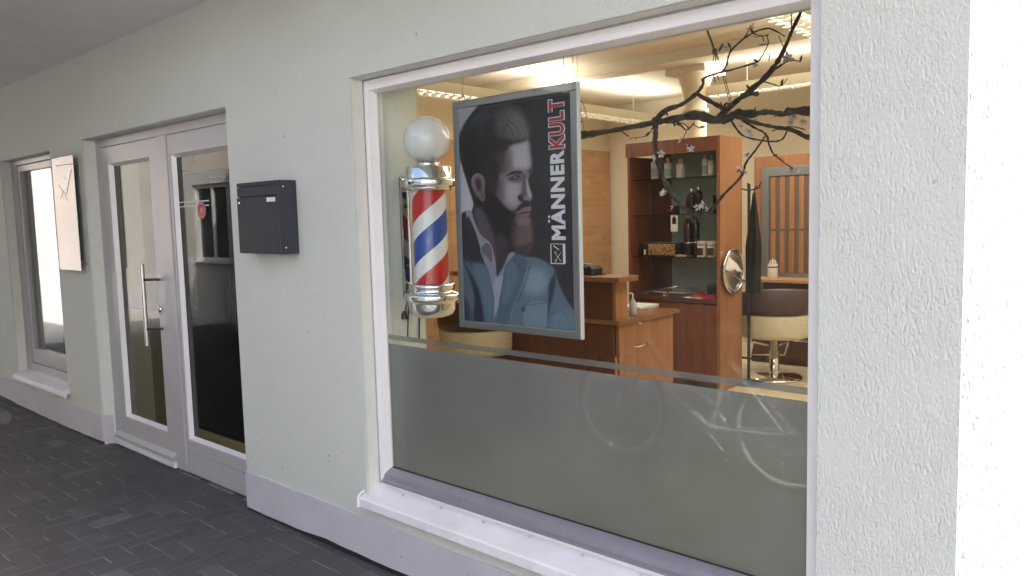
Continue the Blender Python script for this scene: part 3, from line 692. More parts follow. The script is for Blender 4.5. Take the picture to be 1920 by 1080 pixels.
# ------------------------------------------------------------------ salon chairs
def salon_chair(label, x, y, rz, lift=0):
    t = thing('salon_chair', label, 'chair', (x, y, 0), 'cream tub chairs on round chrome bases')
    def P(p):
        a = rz; return (x+p[0]*math.cos(a)-p[1]*math.sin(a), y+p[0]*math.sin(a)+p[1]*math.cos(a), p[2])
    MB().lathe([(0, .001), (.25, .001), (.255, .008), (.24, .020), (.06, .034), (0, .036)], (x, y, 0), 40).build('base', m_chrome, t)
    MB().lathe([(.045, .034), (.045, .25), (.032, .252), (.032, .385)], (x, y, 0), 20).build('gas_lift', m_chrome, t)
    MB().lathe([(0, .386), (.20, .386), (.30, .395), (.325, .42), (.33, .44), (.34, .60), (.335, .615), (.30, .616), (.29, .60), (.28, .50), (0, .50)], (x, y, 0), 44).build('tub_shell', m_creamleather, t)
    sh = t.children[-1] if t.children else None
    # stitched studs on the shell
    m = MB()
    for j in range(4):
        for i in range(60):
            a = 2*math.pi*(i+.5*(j % 2))/60; zz = .455+j*.038; rr_ = .3345+(zz-.44)*.05
            c = Vector((x+rr_*math.cos(a), y+rr_*math.sin(a), zz)); u = Vector((-math.sin(a), math.cos(a), 0))*.0045; w = Vector((0, 0, .0045)); o = Vector((math.cos(a), math.sin(a), 0))*.0015
            m.add([c-u-w, c+u-w, c+u+w, c-u+w, c+o*2], [(0, 1, 4), (1, 2, 4), (2, 3, 4), (3, 0, 4)])
    q = m.build('stitching', m_tan, t); q['kind'] = 'stuff'
    MB().lathe([(0, .501), (.27, .501), (.278, .54), (.25, .60), (.12, .625), (0, .63)], (x, y, 0), 36).build('seat_cushion', m_red, t)
    prof = [(.285, .617), (.345, .617), (.355, .70), (.35, .84), (.335, .86), (.31, .85), (.30, .72)]
    m = MB(); nA = 26; a0, a1 = math.radians(-15)+rz, math.radians(195)+rz
    rings = []
    for kx in range(nA+1):
        a = a0+(a1-a0)*kx/nA; e = max(0., math.sin(math.pi*kx/nA))**.5
        rings.append([(x+r_*math.cos(a), y+r_*math.sin(a), .617+(z_-.617)*(.25+.75*e)) for r_, z_ in prof])
    npf = len(prof); v = [p for r_ in rings for p in r_]; f = []
    for kx in range(nA):
        for q in range(npf): f.append((kx*npf+q, kx*npf+(q+1) % npf, (kx+1)*npf+(q+1) % npf, (kx+1)*npf+q))
    f += [tuple(range(npf)), tuple(range(nA*npf+npf-1, nA*npf-1, -1))]
    m.add(v, f, 0, True).build('backrest', m_brownleather, t)
    m = MB(); m.tube([P((-.16, -.20, .30)), P((-.16, -.42, .14)), P((.16, -.42, .14)), P((.16, -.20, .30))], .010, 8); m.tube([P((-.16, -.20, .30)), P((-.05, -.02, .30))], .010, 8); m.tube([P((.16, -.20, .30)), P((.05, -.02, .30))], .010, 8)
    m.build('footrest', m_chrome, t)
    return t
cb = onz(1440, 690, 0.0)
salon_chair('cream tub salon chair with red seat beside the styling station', -2.98, 6.88, math.radians(-148))
c2 = onz(845, 620, .62)
salon_chair('cream tub salon chair standing behind the barber pole', c2[0]+.0, c2[1]+.33, math.radians(-160))

# ------------------------------------------------------------------ styling station on the right
SX0, SX1, SY = -3.50, -1.9, 7.58
st = thing('styling_station', 'wooden styling station with grey framed mirror and narrow table', 'station', (-2.7, SY, 0))
box('back_panel', m_cherryl, st, SX0, SX1, SY, SY+.03, 0.30, ony(1415, 295, SY)[2])
mz0, mz1 = ony(1432, 520, SY)[2], ony(1430, 315, SY)[2]; mx0, mx1 = ony(1430, 400, SY)[0], -2.35
frame_rect('mirror_frame', m_alu, st, mx0, mx1, mz0, mz1, SY-.03, SY-.0005, .075, .075, .09, .05)
box('mirror_backing', plain('slat_backing', (.12, .095, .07), .6), st, mx0+.076, mx1-.076, SY-.012, SY-.001, mz0+.051, mz1-.091)
for i in range(9):
    xx = mx0+.092+i*.095
    if xx+.05 > mx1-.08: break
    for (za, zb) in ((mz0+.055, mz0+.47), (mz0+.49, mz1-.095)):
        box('wood_slat', m_cherryl, st, xx, xx+.05, SY-.020, SY-.0125, za, zb)
tz = ony(1460, 524, SY-.32)[2]
box('table_top', m_beech, st, ony(1404, 527, SY-.32)[0], SX1, SY-.34, SY-.031, tz-.03, tz, .003)
box('apron', m_brownleather, st, ony(1404, 527, SY-.32)[0]+.05, SX1-.02, SY-.10, SY-.07, tz-.25, tz-.0305)
MB().tube([(-3.40, SY-.3, .30), (-1.95, SY-.3, .30)], .013, 8).build('foot_rail', m_chrome, st)
box('base_plinth', m_cherryd, st, SX0, SX1, SY-.05, SY+.03, 0, .2995)
jx = ony(1449, 500, SY-.15)[0]
t = thing('bristle_jar', 'glass jar with dark band and white tops on the styling table', 'jar', (jx, SY-.15, tz))
MB().lathe([(0, 0), (.045, 0), (.048, .006), (.048, .13), (.044, .14)], (jx, SY-.15, tz+.001), 18).build('jar', m_tubw, t); MB().lathe([(.0485, .10), (.0485, .112)], (jx, SY-.15, tz+.001), 18).build('band', m_black, t)
for i in range(6):
    a = i*1.05; MB().tube([(jx+.026*math.cos(a), SY-.15+.026*math.sin(a), tz+.1), (jx+.03*math.cos(a), SY-.15+.03*math.sin(a), tz+.165+.01*(i % 3))], .006, 6).build('comb_handle', m_paper, t)
# coat stand with black capes
sx_, sy_ = onx(1403, 700, 0) if False else (0, 0, 0), 0
sp_ = ony(1403, 560, 6.52); sx_, sy_ = sp_[0]+.005, 6.52
t = thing('cape_stand', 'thin dark metal stand carrying black salon capes beside the cabinet', 'stand', (sx_, sy_, 0))
MB().tube([(sx_, sy_, .02), (sx_, sy_, 1.78)], .013, 10).build('pole', m_dark, t)
MB().lathe([(0, 0.001), (.15, .001), (.15, .012), (.03, .03), (0, .032)], (sx_, sy_, 0), 24).build('base', m_dark, t)
MB().tube([(sx_-.08, sy_-.02, .235), (sx_+.1, sy_-.03, .235), (sx_+.12, sy_+.05, .24), (sx_, sy_+.06, .24)], .010, 8).build('tray_bar', m_dark, t)
for i in range(3): MB().tube([(sx_, sy_, 1.72), (sx_+.09*math.cos(2.1*i), sy_+.09*math.sin(2.1*i), 1.74), (sx_+.11*math.cos(2.1*i), sy_+.11*math.sin(2.1*i), 1.79)], .007, 6).build('hook', m_dark, t)
t2 = thing('black_cape', 'black salon cape hanging in folds from the thin stand', 'cape', (sx_+.06, sy_, .85))
v = []; f = []; NN = 28; rows = 16
for j in range(rows):
    q = j/(rows-1); zz = 1.70-.88*q; wd_ = .014+.048*min(1, q*1.9)-.012*max(0, q-.7)
    for i in range(NN):
        a = 2*math.pi*i/NN; fo = 1+.20*math.sin(6*a+1.5*q)*min(1, q*2)
        v.append((sx_+.040+wd_*fo*math.cos(a)-.01*q, sy_+.02+wd_*.7*fo*math.sin(a), zz))
for j in range(rows-1):
    for i in range(NN): f.append((j*NN+i, j*NN+(i+1) % NN, (j+1)*NN+(i+1) % NN, (j+1)*NN+i))
f.append(tuple(range(NN)))
MB().add(v, f, 0, True).build('drape', m_cape, t2); MB().tube([(sx_+.040, sy_+.02, 1.70), (sx_+.045, sy_+.015, 1.735), (sx_+.07, sy_+.012, 1.76)], .006, 6).build('hanging_loop', m_black, t2)

# ------------------------------------------------------------------ barber pole
RXW = WIN[0]+.003                  # reveal face the pole hangs on
AX = RXW+.158; rr0 = ray(806, 420); AY = AX/rr0[0]*rr0[1]
def pz(py): 
    return ony(806, py, AY)[2]
bpole = thing('barber_pole', 'chrome barber pole with white globe and red white blue spiral', 'barber pole', (AX, AY, pz(592)))
zt, zc = pz(220), pz(357); zb, zB = pz(531), pz(592)
gr = .104; gz = pz(262)
k = NT('opal_glass'); k.b.inputs['Base Color'].default_value = (.80, .81, .82, 1); k.b.inputs['Roughness'].default_value = .08; k.b.inputs['Subsurface Weight'].default_value = 0; k.b.inputs['Coat Weight'].default_value = .3
k.l(k.ramp(k.noise(k.coord(), 4, 2), [(.3, (.77, .78, .79)), (.7, (.82, .83, .84))]), k.b.inputs['Base Color']); m_opal = k.m
MB().lathe([(gr*math.sin(a), -gr*math.cos(a)) for a in np.linspace(.30, math.pi, 30)], (AX, AY, gz), 40).build('globe', m_opal, bpole)
z1 = pz(306)
MB().lathe([(.0, z1+.004), (.052, z1+.004), (.054, z1-.012), (.0, z1-.012)], (AX, AY, 0), 36).build('neck_ring', m_chrome, bpole)
za = pz(312)
MB().lathe([(.05, za+.002), (.098, za), (.104, za-.006), (.104, za-.052), (.106, za-.056), (.120, za-.058), (.123, za-.063), (.123, za-.084), (.118, za-.090), (.106, za-.092), (.100, za-.1), (.100, zc+.022), (.104, zc+.018), (.104, zc), (.085, zc)], (AX, AY, 0), 48).build('top_cap', m_chrome, bpole)
MB().lathe([(.085, zb), (.104, zb), (.104, zb-.016), (.100, zb-.020), (.100, zb-.032), (.106, zb-.040), (.124, zb-.045), (.127, zb-.052), (.127, zb-.070), (.122, zb-.076), (.112, zb-.080), (.110, zb-.088), (.108, zb-.115), (.098, zb-.135), (.075, zb-.148), (.04, zB+.002), (0, zB)], (AX, AY, 0), 48).build('bottom_cap', m_chrome, bpole)
k = NT('spiral_stripes'); tc = k.n('ShaderNodeTexCoord'); sp = k.n('ShaderNodeSeparateXYZ'); k.l(tc.outputs['Object'], sp.inputs[0])
an = k.math('DIVIDE', k.math('ARCTAN2', sp.outputs[1], sp.outputs[0]), 2*math.pi)
PITCH = (pz(358)-pz(358+158))
ph = k.math('FRACT', k.math('ADD', k.math('SUBTRACT', k.math('DIVIDE', sp.outputs[2], PITCH), an), 10.0+.5))
rp = k.n('ShaderNodeValToRGB'); rp.color_ramp.interpolation = 'CONSTANT'; k.l(ph, rp.inputs[0])
e = rp.color_ramp.elements
RED, WHT, BLU = (.52, .022, .025, 1), (.78, .78, .80, 1), (.022, .075, .36, 1)
st_ = [(0, RED), (.29, WHT), (.50, BLU), (.79, WHT)]
while len(e) < 4: e.new(.5)
for i, (p, c) in enumerate(st_): e[i].position = p; e[i].color = c
k.l(rp.outputs[0], k.b.inputs['Base Color']); k.b.inputs['Roughness'].default_value = .3; m_spiral = k.m
cyl = MB().lathe([(.078, zb-pz(450)), (.078, zc-pz(450))], (0, 0, 0), 48).build('spiral_cylinder', m_spiral, None); cyl.location = (AX, AY, pz(450)); cyl.rotation_euler = (0, 0, math.radians(0)); adopt(cyl, bpole)
MB().lathe([(.094, zb), (.094, zc)], (AX, AY, 0), 48).build('glass_tube', m_tubeglass, bpole)
for s in (-1, 1):
    yy = AY+s*.100
    MB().tube([(AX-.06, yy-s*.03, zb-.01), (AX-.06, yy-s*.03, zc+.01)], .006, 10).build('side_rod', m_chrome, bpole)
box('back_plate', m_chrome, bpole, RXW+.0245, RXW+.034, AY-.055, AY+.055, pz(545), pz(330), .006)
box('wall_plate', m_alu, bpole, RXW+.0004, RXW+.024, AY-.040, AY+.040, pz(560), pz(328), .003)
for zz in (zc+.05, zb-.055):
    box('mounting_arm', m_chrome, bpole, RXW+.0345, AX-.095, AY-.035, AY+.035, zz-.012, zz+.012, .004)
for py in (385, 500): MB().lathe([(0, .008), (.008, .006), (.010, 0)], (0, 0, 0), 12).rot(lambda p: (RXW+.034+p[2], AY+p[0]-.03, pz(py)+p[1])).build('screw', m_dark, bpole)
cpx = [(766, 555), (762, 570), (759, 588), (763, 600), (765, 575)]
MB().tube([tuple(onx(x, y, RXW+.02)) for x, y in ((768, 548), (765, 560), (761, 575), (760, 590))], .0035, 6).build('power_cord', m_cable, bpole)
MB().tube([tuple(onx(x, y, RXW+.014)) for x, y in ((769, 548), (766, 575), (765, 600), (764, 640))], .0035, 6).build('power_cord', m_cable, bpole)
pl = onx(758, 592, RXW+.02)
MB().tube([(pl[0], pl[1], pl[2]+.022), (pl[0], pl[1], pl[2]+.008), (pl[0], pl[1], pl[2]-.016)], [.006, .013, .015], 10).build('plug', m_cable, bpole)
for s in (-1, 1): MB().tube([(pl[0], pl[1]+s*.007, pl[2]-.0162), (pl[0], pl[1]+s*.007, pl[2]-.030)], .0025, 6).build('plug_pin', m_steel, bpole)
MB().tube([tuple(onx(786, y, RXW+.006)) for y in (596, 620, 640)], .004, 6).build('wall_cable', m_cable, bpole)

# ------------------------------------------------------------------ portrait poster
PY = 2.34
Z = lambda X, Y: (840+X/4.32, 150+Y/4.32)           # coordinates read off an enlarged crop of the photo
def U(X, Y): p = ony(*Z(X, Y), PY); return p[0], p[2]
oTL, oTR, oBR, oBL = [ony(*q, PY) for q in ((850.4, 191.7), (1084.5, 152.5), (1087.7, 637), (862, 612))]
fx0 = (oTL[0]+oBL[0])/2; fx1 = (oTR[0]+oBR[0])/2; fz1 = (oTL[2]+oTR[2])/2; fz0 = (oBL[2]+oBR[2])/2
poster = thing('portrait_poster', 'hanging framed poster of a bearded man in blue jacket', 'poster', ((fx0+fx1)/2, PY, fz0))
fwid = .030
for (a, b, c, d) in ((fx0, fx1, fz1-fwid, fz1), (fx0, fx1, fz0, fz0+fwid), (fx0, fx0+fwid, fz0+fwid+.0002, fz1-fwid-.0002), (fx1-fwid, fx1, fz0+fwid+.0002, fz1-fwid-.0002)):
    box('frame_rail', m_alu, poster, a, b, PY-.006, PY+.014, c, d, .003)
box('bright_edge', m_white, poster, fx1+.0003, fx1+.004, PY-.004, PY+.014, fz0, fz1)
box('backing_board', m_dark, poster, fx0+.004, fx1-.004, PY+.0032, PY+.010, fz0+.004, fz1-.004) if False else None
px0, px1, pz0, pz1 = fx0+fwid-.002, fx1-fwid+.002, fz0+fwid-.002, fz1-fwid+.002
NX, NZ = 230, 330
gx = np.linspace(px0, px1, NX); gzz = np.linspace(pz0, pz1, NZ)
PX, PZ = np.meshgrid(gx, gzz)
# map plane points back to crop coordinates, so that shapes can be written in them
D = np.stack([PX, np.full_like(PX, PY), PZ-CZ], -1); w_ = D@CF
UX = (960+FPX*(D@CR)/w_-840)*4.32; UY = (540-FPX*(D@CU)/w_-150)*4.32
img = np.zeros((NZ, NX, 3)); img[:] = lin((47, 47, 52))
rs = np.random.RandomState(3)
def catmull(P, closed=True, sub=5):
    P = np.array(P, float); n = len(P); out = []
    for i in range(n if closed else n-1):
        p0, p1, p2, p3 = [P[(i+k) % n] if closed else P[min(max(i+k, 0), n-1)] for k in (-1, 0, 1, 2)]
        for t in np.linspace(0, 1, sub, endpoint=False):
            out.append(.5*((2*p1)+(-p0+p2)*t+(2*p0-5*p1+4*p2-p3)*t*t+(-p0+3*p1-3*p2+p3)*t**3))
    if not closed: out.append(P[-1])
    return np.array(out)
def segdist(Q, closed):
    d = np.full(UX.shape, 1e9); n = len(Q)
    for i in range(n if closed else n-1):
        a, b = Q[i], Q[(i+1) % n]; ab = b-a; L = ab@ab+1e-9
        t = np.clip(((UX-a[0])*ab[0]+(UY-a[1])*ab[1])/L, 0, 1)
        d = np.minimum(d, np.hypot(UX-a[0]-t*ab[0], UY-a[1]-t*ab[1]))
    return d
def inside(Q):
    c = np.zeros(UX.shape, bool); n = len(Q)
    for i in range(n):
        a, b = Q[i], Q[(i+1) % n]
        if a[1] == b[1]: continue
        c ^= ((a[1] > UY) != (b[1] > UY)) & (UX < (b[0]-a[0])*(UY-a[1])/(b[1]-a[1])+a[0])
    return c
def L(pts, c, soft=8, al=1., c2=None, ax=1):
    Q = catmull(pts); d = segdist(Q, True)*np.where(inside(Q), 1, -1)
    m = np.clip(.5+d/(2*soft), 0, 1); m = m*m*(3-2*m)*al
    C = lin(c)
    if c2 is not None:
        g = UX if ax == 0 else UY; lo, hi = Q[:, 1-ax if ax == 0 else 1].min(), Q[:, 0 if ax == 0 else 1].max()
        lo = Q[:, 0 if ax == 0 else 1].min(); t = np.clip((g-lo)/(hi-lo+1e-6), 0, 1)[..., None]; C = lin(c)*(1-t)+lin(c2)*t
    img[:] = img*(1-m[..., None])+C*m[..., None]
def ST(pts, c, wdt=3, soft=2, al=1.):
    Q = catmull(pts, False); d = segdist(Q, False); m = np.clip((wdt/2+soft-d)/(2*soft), 0, 1)*al
    img[:] = img*(1-m[..., None])+lin(c)*m[..., None]
L([(40,190),(300,190),(210,290),(110,410),(90,520),(120,700),(170,880),(205,990),(210,1060),(110,1170),(40,1170)], (140,142,150), 10, 1, (176,170,184))
L([(690,120),(1000,60),(1000,900),(700,800)], (56,57,61), 90, .7)
# head, neck
L([(250,205),(330,172),(440,155),(530,165),(600,225),(645,300),(660,400),(642,480),(640,700),(640,1080),(560,1300),(430,1560),(330,1420),(240,1240),(190,1090),(205,1000),(170,880),(120,720),(90,600),(85,500),(105,410),(160,310)], (44,43,49), 7)
L([(330,190),(470,175),(560,220),(600,300),(500,280),(380,300),(260,330),(200,340),(250,240)], (62,61,67), 40, .8)
L([(110,520),(160,400),(230,420),(240,600),(200,800),(150,760)], (38,37,44), 30, .8)
L([(215,1050),(290,1060),(350,1200),(400,1400),(380,1520),(330,1400),(250,1230)], (84,74,82), 25, .9)
L([(400,1250),(480,1280),(470,1400),(410,1520),(390,1400)], (66,56,62), 20, .9)
# face
L([(500,520),(600,497),(643,480),(655,540),(664,620),(672,690),(683,712),(672,745),(657,775),(648,820),(658,870),(672,915),(681,945),(673,972),(652,985),(660,1008),(672,1030),(668,1058),(655,1078),(640,1095),(560,1100),(490,1050),(430,990),(390,900),(400,800),(430,720),(455,640),(470,570)], (122,112,120), 12)
L([(530,530),(640,500),(655,620),(660,690),(600,715),(530,700),(505,620)], (158,152,163), 38)
L([(380,620),(470,560),(500,640),(490,720),(430,770),(370,720)], (72,62,69), 45, .9)
L([(480,840),(570,830),(585,920),(565,1000),(510,1010),(455,930)], (156,148,157), 45)
L([(390,820),(450,830),(450,960),(400,960)], (98,74,80), 40, .8)
L([(470,600),(520,580),(520,700),(470,720)], (112,92,98), 30, .6)
L([(610,800),(640,830),(640,900),(612,880)], (128,96,100), 14, .5)
L([(560,600),(650,590),(660,690),(600,700)], (165,160,170), 30, .5)
L([(470,778),(515,742),(575,733),(603,745),(592,760),(525,765)], (50,44,50), 8)
L([(640,735),(684,703),(682,730),(660,748)], (58,50,55), 7, .7)
L([(485,790),(575,762),(602,790),(570,832),(500,820)], (92,82,92), 18, .9)
L([(497,802),(540,775),(577,772),(573,794),(535,806)], (40,36,42), 5)
L([(528,790),(552,781),(560,788),(540,797)], (130,128,136), 4, .8)
L([(655,745),(672,738),(668,760),(655,770)], (52,46,52), 5, .55)
L([(600,765),(632,770),(640,850),(640,925),(606,960),(578,960),(592,900),(602,830)], (90,78,86), 16, .9)
L([(632,800),(648,830),(660,880),(676,930),(662,955),(640,900)], (158,150,160), 9)
L([(566,935),(600,930),(614,970),(592,988),(568,968)], (62,48,55), 8)
L([(600,975),(650,976),(655,998),(605,1003)], (66,52,58), 7)
L([(535,1075),(575,1015),(620,992),(656,998),(664,1022),(620,1034),(575,1060)], (54,44,47), 9)
L([(572,1074),(620,1046),(664,1036),(670,1055),(630,1066),(590,1085)], (124,94,101), 6)
L([(555,1088),(610,1070),(664,1064),(655,1076),(600,1090)], (58,42,48), 5)
L([(580,1092),(650,1076),(664,1090),(622,1106),(585,1104)], (122,96,102), 6)
L([(290,880),(370,930),(430,990),(490,1050),(540,1060),(560,1110),(530,1170),(510,1260),(520,1340),(440,1250),(350,1150),(290,1050)], (45,39,44), 28)
L([(300,640),(400,650),(415,760),(400,900),(330,890),(300,800)], (52,46,52), 30)
L([(545,1110),(600,1108),(660,1108),(676,1180),(690,1260),(686,1330),(655,1390),(600,1430),(555,1385),(525,1320),(515,1250),(530,1170)], (96,77,77), 22)
L([(565,1120),(645,1110),(655,1165),(580,1175)], (128,108,110), 24, .7)
L([(530,1330),(600,1340),(685,1320),(660,1395),(600,1436),(555,1395)], (66,54,57), 22)
L([(515,1180),(550,1150),(560,1260),(545,1350),(520,1300)], (58,48,51), 16, .9)
for i in range(46):
    x = rs.uniform(530, 680); y = rs.uniform(1130, 1260); ln = rs.uniform(60, 150)
    ST([(x, y), (x+rs.uniform(-6, 8), y+ln*.5), (x+(x-605)*-.12+rs.uniform(-6, 6), y+ln)], ((60,48,50), (134,112,112))[i % 2], 2.5, 2, .45)
# ear
L([(205,772),(240,755),(285,780),(300,830),(295,900),(302,950),(282,986),(255,962),(220,920),(196,862),(190,810)], (108,92,100), 7)
L([(225,800),(262,808),(272,870),(252,902),(228,860)], (58,48,54), 9)
ST([(205,860),(196,815),(214,775),(246,764),(280,790)], (140,126,134), 6, 4, .8)
L([(262,900),(290,905),(292,950),(272,960)], (92,78,86), 10)
# quiff
L([(400,300),(480,235),(560,235),(620,300),(652,390),(650,455),(610,486),(520,492),(440,470),(390,390)], (86,81,84), 55)
L([(480,270),(560,275),(620,340),(645,430),(610,470),(560,400)], (104,98,100), 35, .8)
for i in range(52):
    t = (i % 26)/25; x0 = 400+150*t; y0 = 275-30*t+50*rs.rand()
    ST([(x0, y0+60*rs.rand()), (x0+70, y0+70+20*rs.rand()), (x0+70+60*(1-t*.3), y0+180+15*rs.rand())], ((128,122,122), (46,43,47), (104,98,100))[i % 3], 3.0, 2.5, .5)
for i in range(60):
    a = rs.uniform(180, 560); y0 = rs.uniform(180, 300)+abs(a-400)*.25
    ST([(a, y0), (a-60, y0+60), (a-100, y0+170)], ((76,73,78), (36,35,41))[i % 2], 3, 3, .45)
L([(440,480),(520,492),(600,486),(640,476),(600,505),(520,525),(470,570),(440,560)], (52,47,52), 14, .9)
# jacket and shirt
L([(60,1110),(115,1095),(178,1058),(195,1110),(240,1260),(285,1400),(315,1500),(335,1580),(362,1700),(378,1830),(372,2050),(60,2050)], (74,92,110), 6)
L([(100,1110),(175,1062),(195,1110),(240,1260),(282,1400),(310,1490),(210,1480),(112,1420)], (50,48,56), 10)
L([(112,1380),(200,1460),(300,1480),(250,1540),(180,1500)], (58,64,78), 20, .8)
L([(112,1430),(150,1500),(215,1620),(262,1750),(288,1970),(205,1980),(212,1760),(160,1570)], (42,48,64), 11)
L([(60,1700),(140,1760),(190,1900),(180,2020),(60,2020)], (48,56,78), 30)
L([(200,1500),(300,1500),(345,1650),(365,1830),(330,1960),(290,1800),(250,1640)], (84,106,126), 20, .8)
L([(150,1072),(187,1060),(218,1160),(270,1258),(330,1308),(360,1380),(385,1470),(392,1590),(440,1505),(500,1400),(545,1412),(470,1500),(445,1620),(412,1800),(385,2000),(368,2000),(376,1800),(360,1700),(332,1560),(302,1480),(266,1360),(240,1270),(190,1150)], (122,126,143), 5)
L([(272,1345),(310,1318),(345,1345),(362,1410),(352,1475),(318,1440),(285,1400)], (92,88,104), 7)
L([(200,1120),(225,1180),(262,1270),(300,1310),(262,1350),(235,1260)], (136,136,150), 8, .7)
ST([(310,1490),(275,1420),(265,1360),(290,1322),(330,1318),(358,1370),(365,1440)], (168,168,182), 4, 3, .8)
ST([(150,1075),(155,1110)], (190,190,200), 5, 3, .8)
ST([(365,1450),(385,1520),(390,1590),(372,1650)], (150,152,168), 4, 3, .7)
L([(430,1400),(490,1370),(470,1470),(410,1580),(396,1560)], (60,52,58), 9, .8)
L([(372,1640),(440,1590),(440,1640),(412,1800),(385,2000),(368,2000),(378,1800)], (138,146,160), 6)
L([(545,1412),(610,1430),(720,1440),(820,1490),(872,1550),(900,1650),(960,1780),(1030,1900),(1040,2060),(382,2060),(412,1830),(446,1620),(472,1500)], (80,104,121), 9)
L([(640,1560),(750,1530),(810,1640),(740,1730),(630,1710)], (110,136,150), 55)
L([(545,1415),(600,1440),(650,1490),(622,1600),(575,1750),(515,1880),(492,2010),(388,2010),(415,1830),(442,1640),(465,1520)], (70,92,108), 5)
L([(480,1520),(560,1480),(560,1620),(500,1760),(440,1800)], (84,108,124), 30, .7)
ST([(650,1490),(625,1590),(580,1720),(545,1800),(515,1880),(497,1980)], (140,160,170), 3, 3, .7)
ST([(662,1500),(640,1590),(592,1730),(560,1800)], (40,50,62), 8, 6, .7)
ST([(535,1468),(585,1526)], (36,42,52), 5, 3, .9)
ST([(585,1526),(650,1490)], (100,120,132), 3, 3, .6)
L([(636,1822),(790,1804),(802,2010),(625,2010)], (98,122,139), 7, .9)
ST([(630,1826),(790,1805)], (46,60,74), 4, 4, .8); ST([(640,1905),(790,1890)], (120,142,156), 3, 4, .6); ST([(792,1806),(800,2000)], (130,150,162), 3, 3, .6)
L([(600,1840),(625,1845),(620,1875),(600,1870)], (36,46,58), 8, .8)
L([(818,1650),(872,1556),(864,1700),(824,1850),(802,2010),(812,1760)], (44,58,72), 14)
L([(870,1480),(1040,1450),(1040,1820),(950,1740),(895,1620)], (46,47,53), 26)
L([(860,1900),(960,1860),(1040,1960),(1040,2060),(850,2060)], (92,118,138), 30, .7)
ST([(830,1905),(900,1870),(960,1900)], (48,62,76), 8, 8, .6)
img *= (1+.06*rs.standard_normal(img.shape[:2]))[..., None]
lum = img@np.array([.25, .6, .15]); img = img*.78+lum[..., None]*.22; img = np.clip(img*1.08, .004, .9)
me = bpy.data.meshes.new('portrait_print')
idx = np.arange(NX*NZ).reshape(NZ, NX)
faces = np.stack([idx[:-1, :-1], idx[:-1, 1:], idx[1:, 1:], idx[1:, :-1]], -1).reshape(-1, 4)
me.from_pydata(np.stack([PX.ravel(), np.full(NX*NZ, PY), PZ.ravel()], -1).tolist(), [], faces.tolist())
ca = me.color_attributes.new('print', 'FLOAT_COLOR', 'POINT')
ca.data.foreach_set('color', np.concatenate([img.reshape(-1, 3), np.ones((NX*NZ, 1))], 1).ravel().astype(np.float32))
k = NT('portrait_print'); at = k.n('ShaderNodeAttribute', attribute_name='print'); k.l(at.outputs['Color'], k.b.inputs['Base Color']); k.b.inputs['Roughness'].default_value = .45; k.b.inputs['Specular IOR Level'].default_value = .3
me.materials.append(k.m); pr = bpy.data.objects.new('portrait_print', me); COL.objects.link(pr); adopt(pr, poster)
# back board closes the poster from behind
box('backing_board', m_paper, poster, px0-.001, px1+.001, PY+.003, PY+.010, pz0-.001, pz1+.001)
def text_mesh(txt, bold=.0):
    cu = bpy.data.curves.new('t', 'FONT'); cu.body = txt; cu.offset = bold; cu.size = 1; cu.resolution_u = 4; cu.space_character = 1.02+bold*2
    ob = bpy.data.objects.new('t', cu); COL.objects.link(ob)
    dg = bpy.context.evaluated_depsgraph_get(); me = bpy.data.meshes.new_from_object(ob.evaluated_get(dg))
    bpy.data.objects.remove(ob); bpy.data.curves.remove(cu)
    v = np.array([p.co[:] for p in me.vertices]); return v, [tuple(p.vertices) for p in me.polygons], me
def fit_text(name, txt, fn, mat, parent, bold=.03):
    v, f, me = text_mesh(txt, bold); bpy.data.meshes.remove(me)
    a = (v[:, 0]-v[:, 0].min())/np.ptp(v[:, 0]); b = (v[:, 1]-v[:, 1].min())/np.ptp(v[:, 1])
    return MB().add([fn(p, q) for p, q in zip(a, b)], f).build(name, mat, parent, recalc=False)
m_let = plain('white_print', (.62, .62, .66), .5, var=.02); m_letr = plain('red_print', (.33, .045, .05), .5, var=.03)
def vtext(xl, xr, yb, yt, y):
    x_a, zz_a = U(xl, (yb+yt)/2); x_b, _ = U(xr, (yb+yt)/2); z_a = U((xl+xr)/2, yb)[1]; z_b = U((xl+xr)/2, yt)[1]
    return lambda p, q: (x_b+(x_a-x_b)*q, y, z_a+(z_b-z_a)*p)
# the two dots of the umlaut stretch the word's height, so the word is set a little wider towards its dots
def word(txt, xl, xr, yb, yt, mat, bold, dy, name='lettering'):
    return fit_text(name, txt, vtext(xl, xr, yb, yt, PY-dy), mat, pr, bold)
def ubox(name, mat, xa, xb, ya, yb, y=.0012, parent=None):
    a = U(xa, yb); b = U(xb, ya); return sheet(name, mat, pr, a[0], b[0], a[1], b[1], PY-y)
word('MANNER', 834, 948, 1296, 566, m_let, .045, .0012)
for yy in (1098, 1134): ubox('umlaut_dot', m_let, 812, 828, yy, yy+20)
word('KULT', 812, 950, 560, 148, m_let, .075, .0012, 'lettering_outline')
word('KULT', 820, 942, 554, 156, m_letr, .035, .0020)
for (xa, xb, ya, yb) in ((834, 951, 1326, 1330), (834, 951, 1484, 1489), (834, 838, 1331, 1483), (934, 951, 1331, 1483)): ubox('emblem_border', m_let, xa, xb, ya, yb)
def utube(pts, wdt):
    m = MB(); P = [Vector((U(*p)[0], PY-.0012, U(*p)[1])) for p in pts]
    for a, b in zip(P[:-1], P[1:]):
        d = (b-a).normalized(); s = Vector((d.z, 0, -d.x))*wdt/2; m.add([a-s, b-s, b+s, a+s], [(0, 1, 2, 3)])
    return m.build('emblem_mark', m_let, pr, recalc=False)
utube([(855, 1342), (902, 1376)], .0042); utube([(868, 1400), (918, 1470)], .002); utube([(916, 1398), (874, 1462)], .002)
utube([(872+8*math.cos(a), 1396+9*math.sin(a)) for a in np.linspace(0, 6.3, 9)], .0014); utube([(874+8*math.cos(a), 1466+9*math.sin(a)) for a in np.linspace(0, 6.3, 9)], .0014)
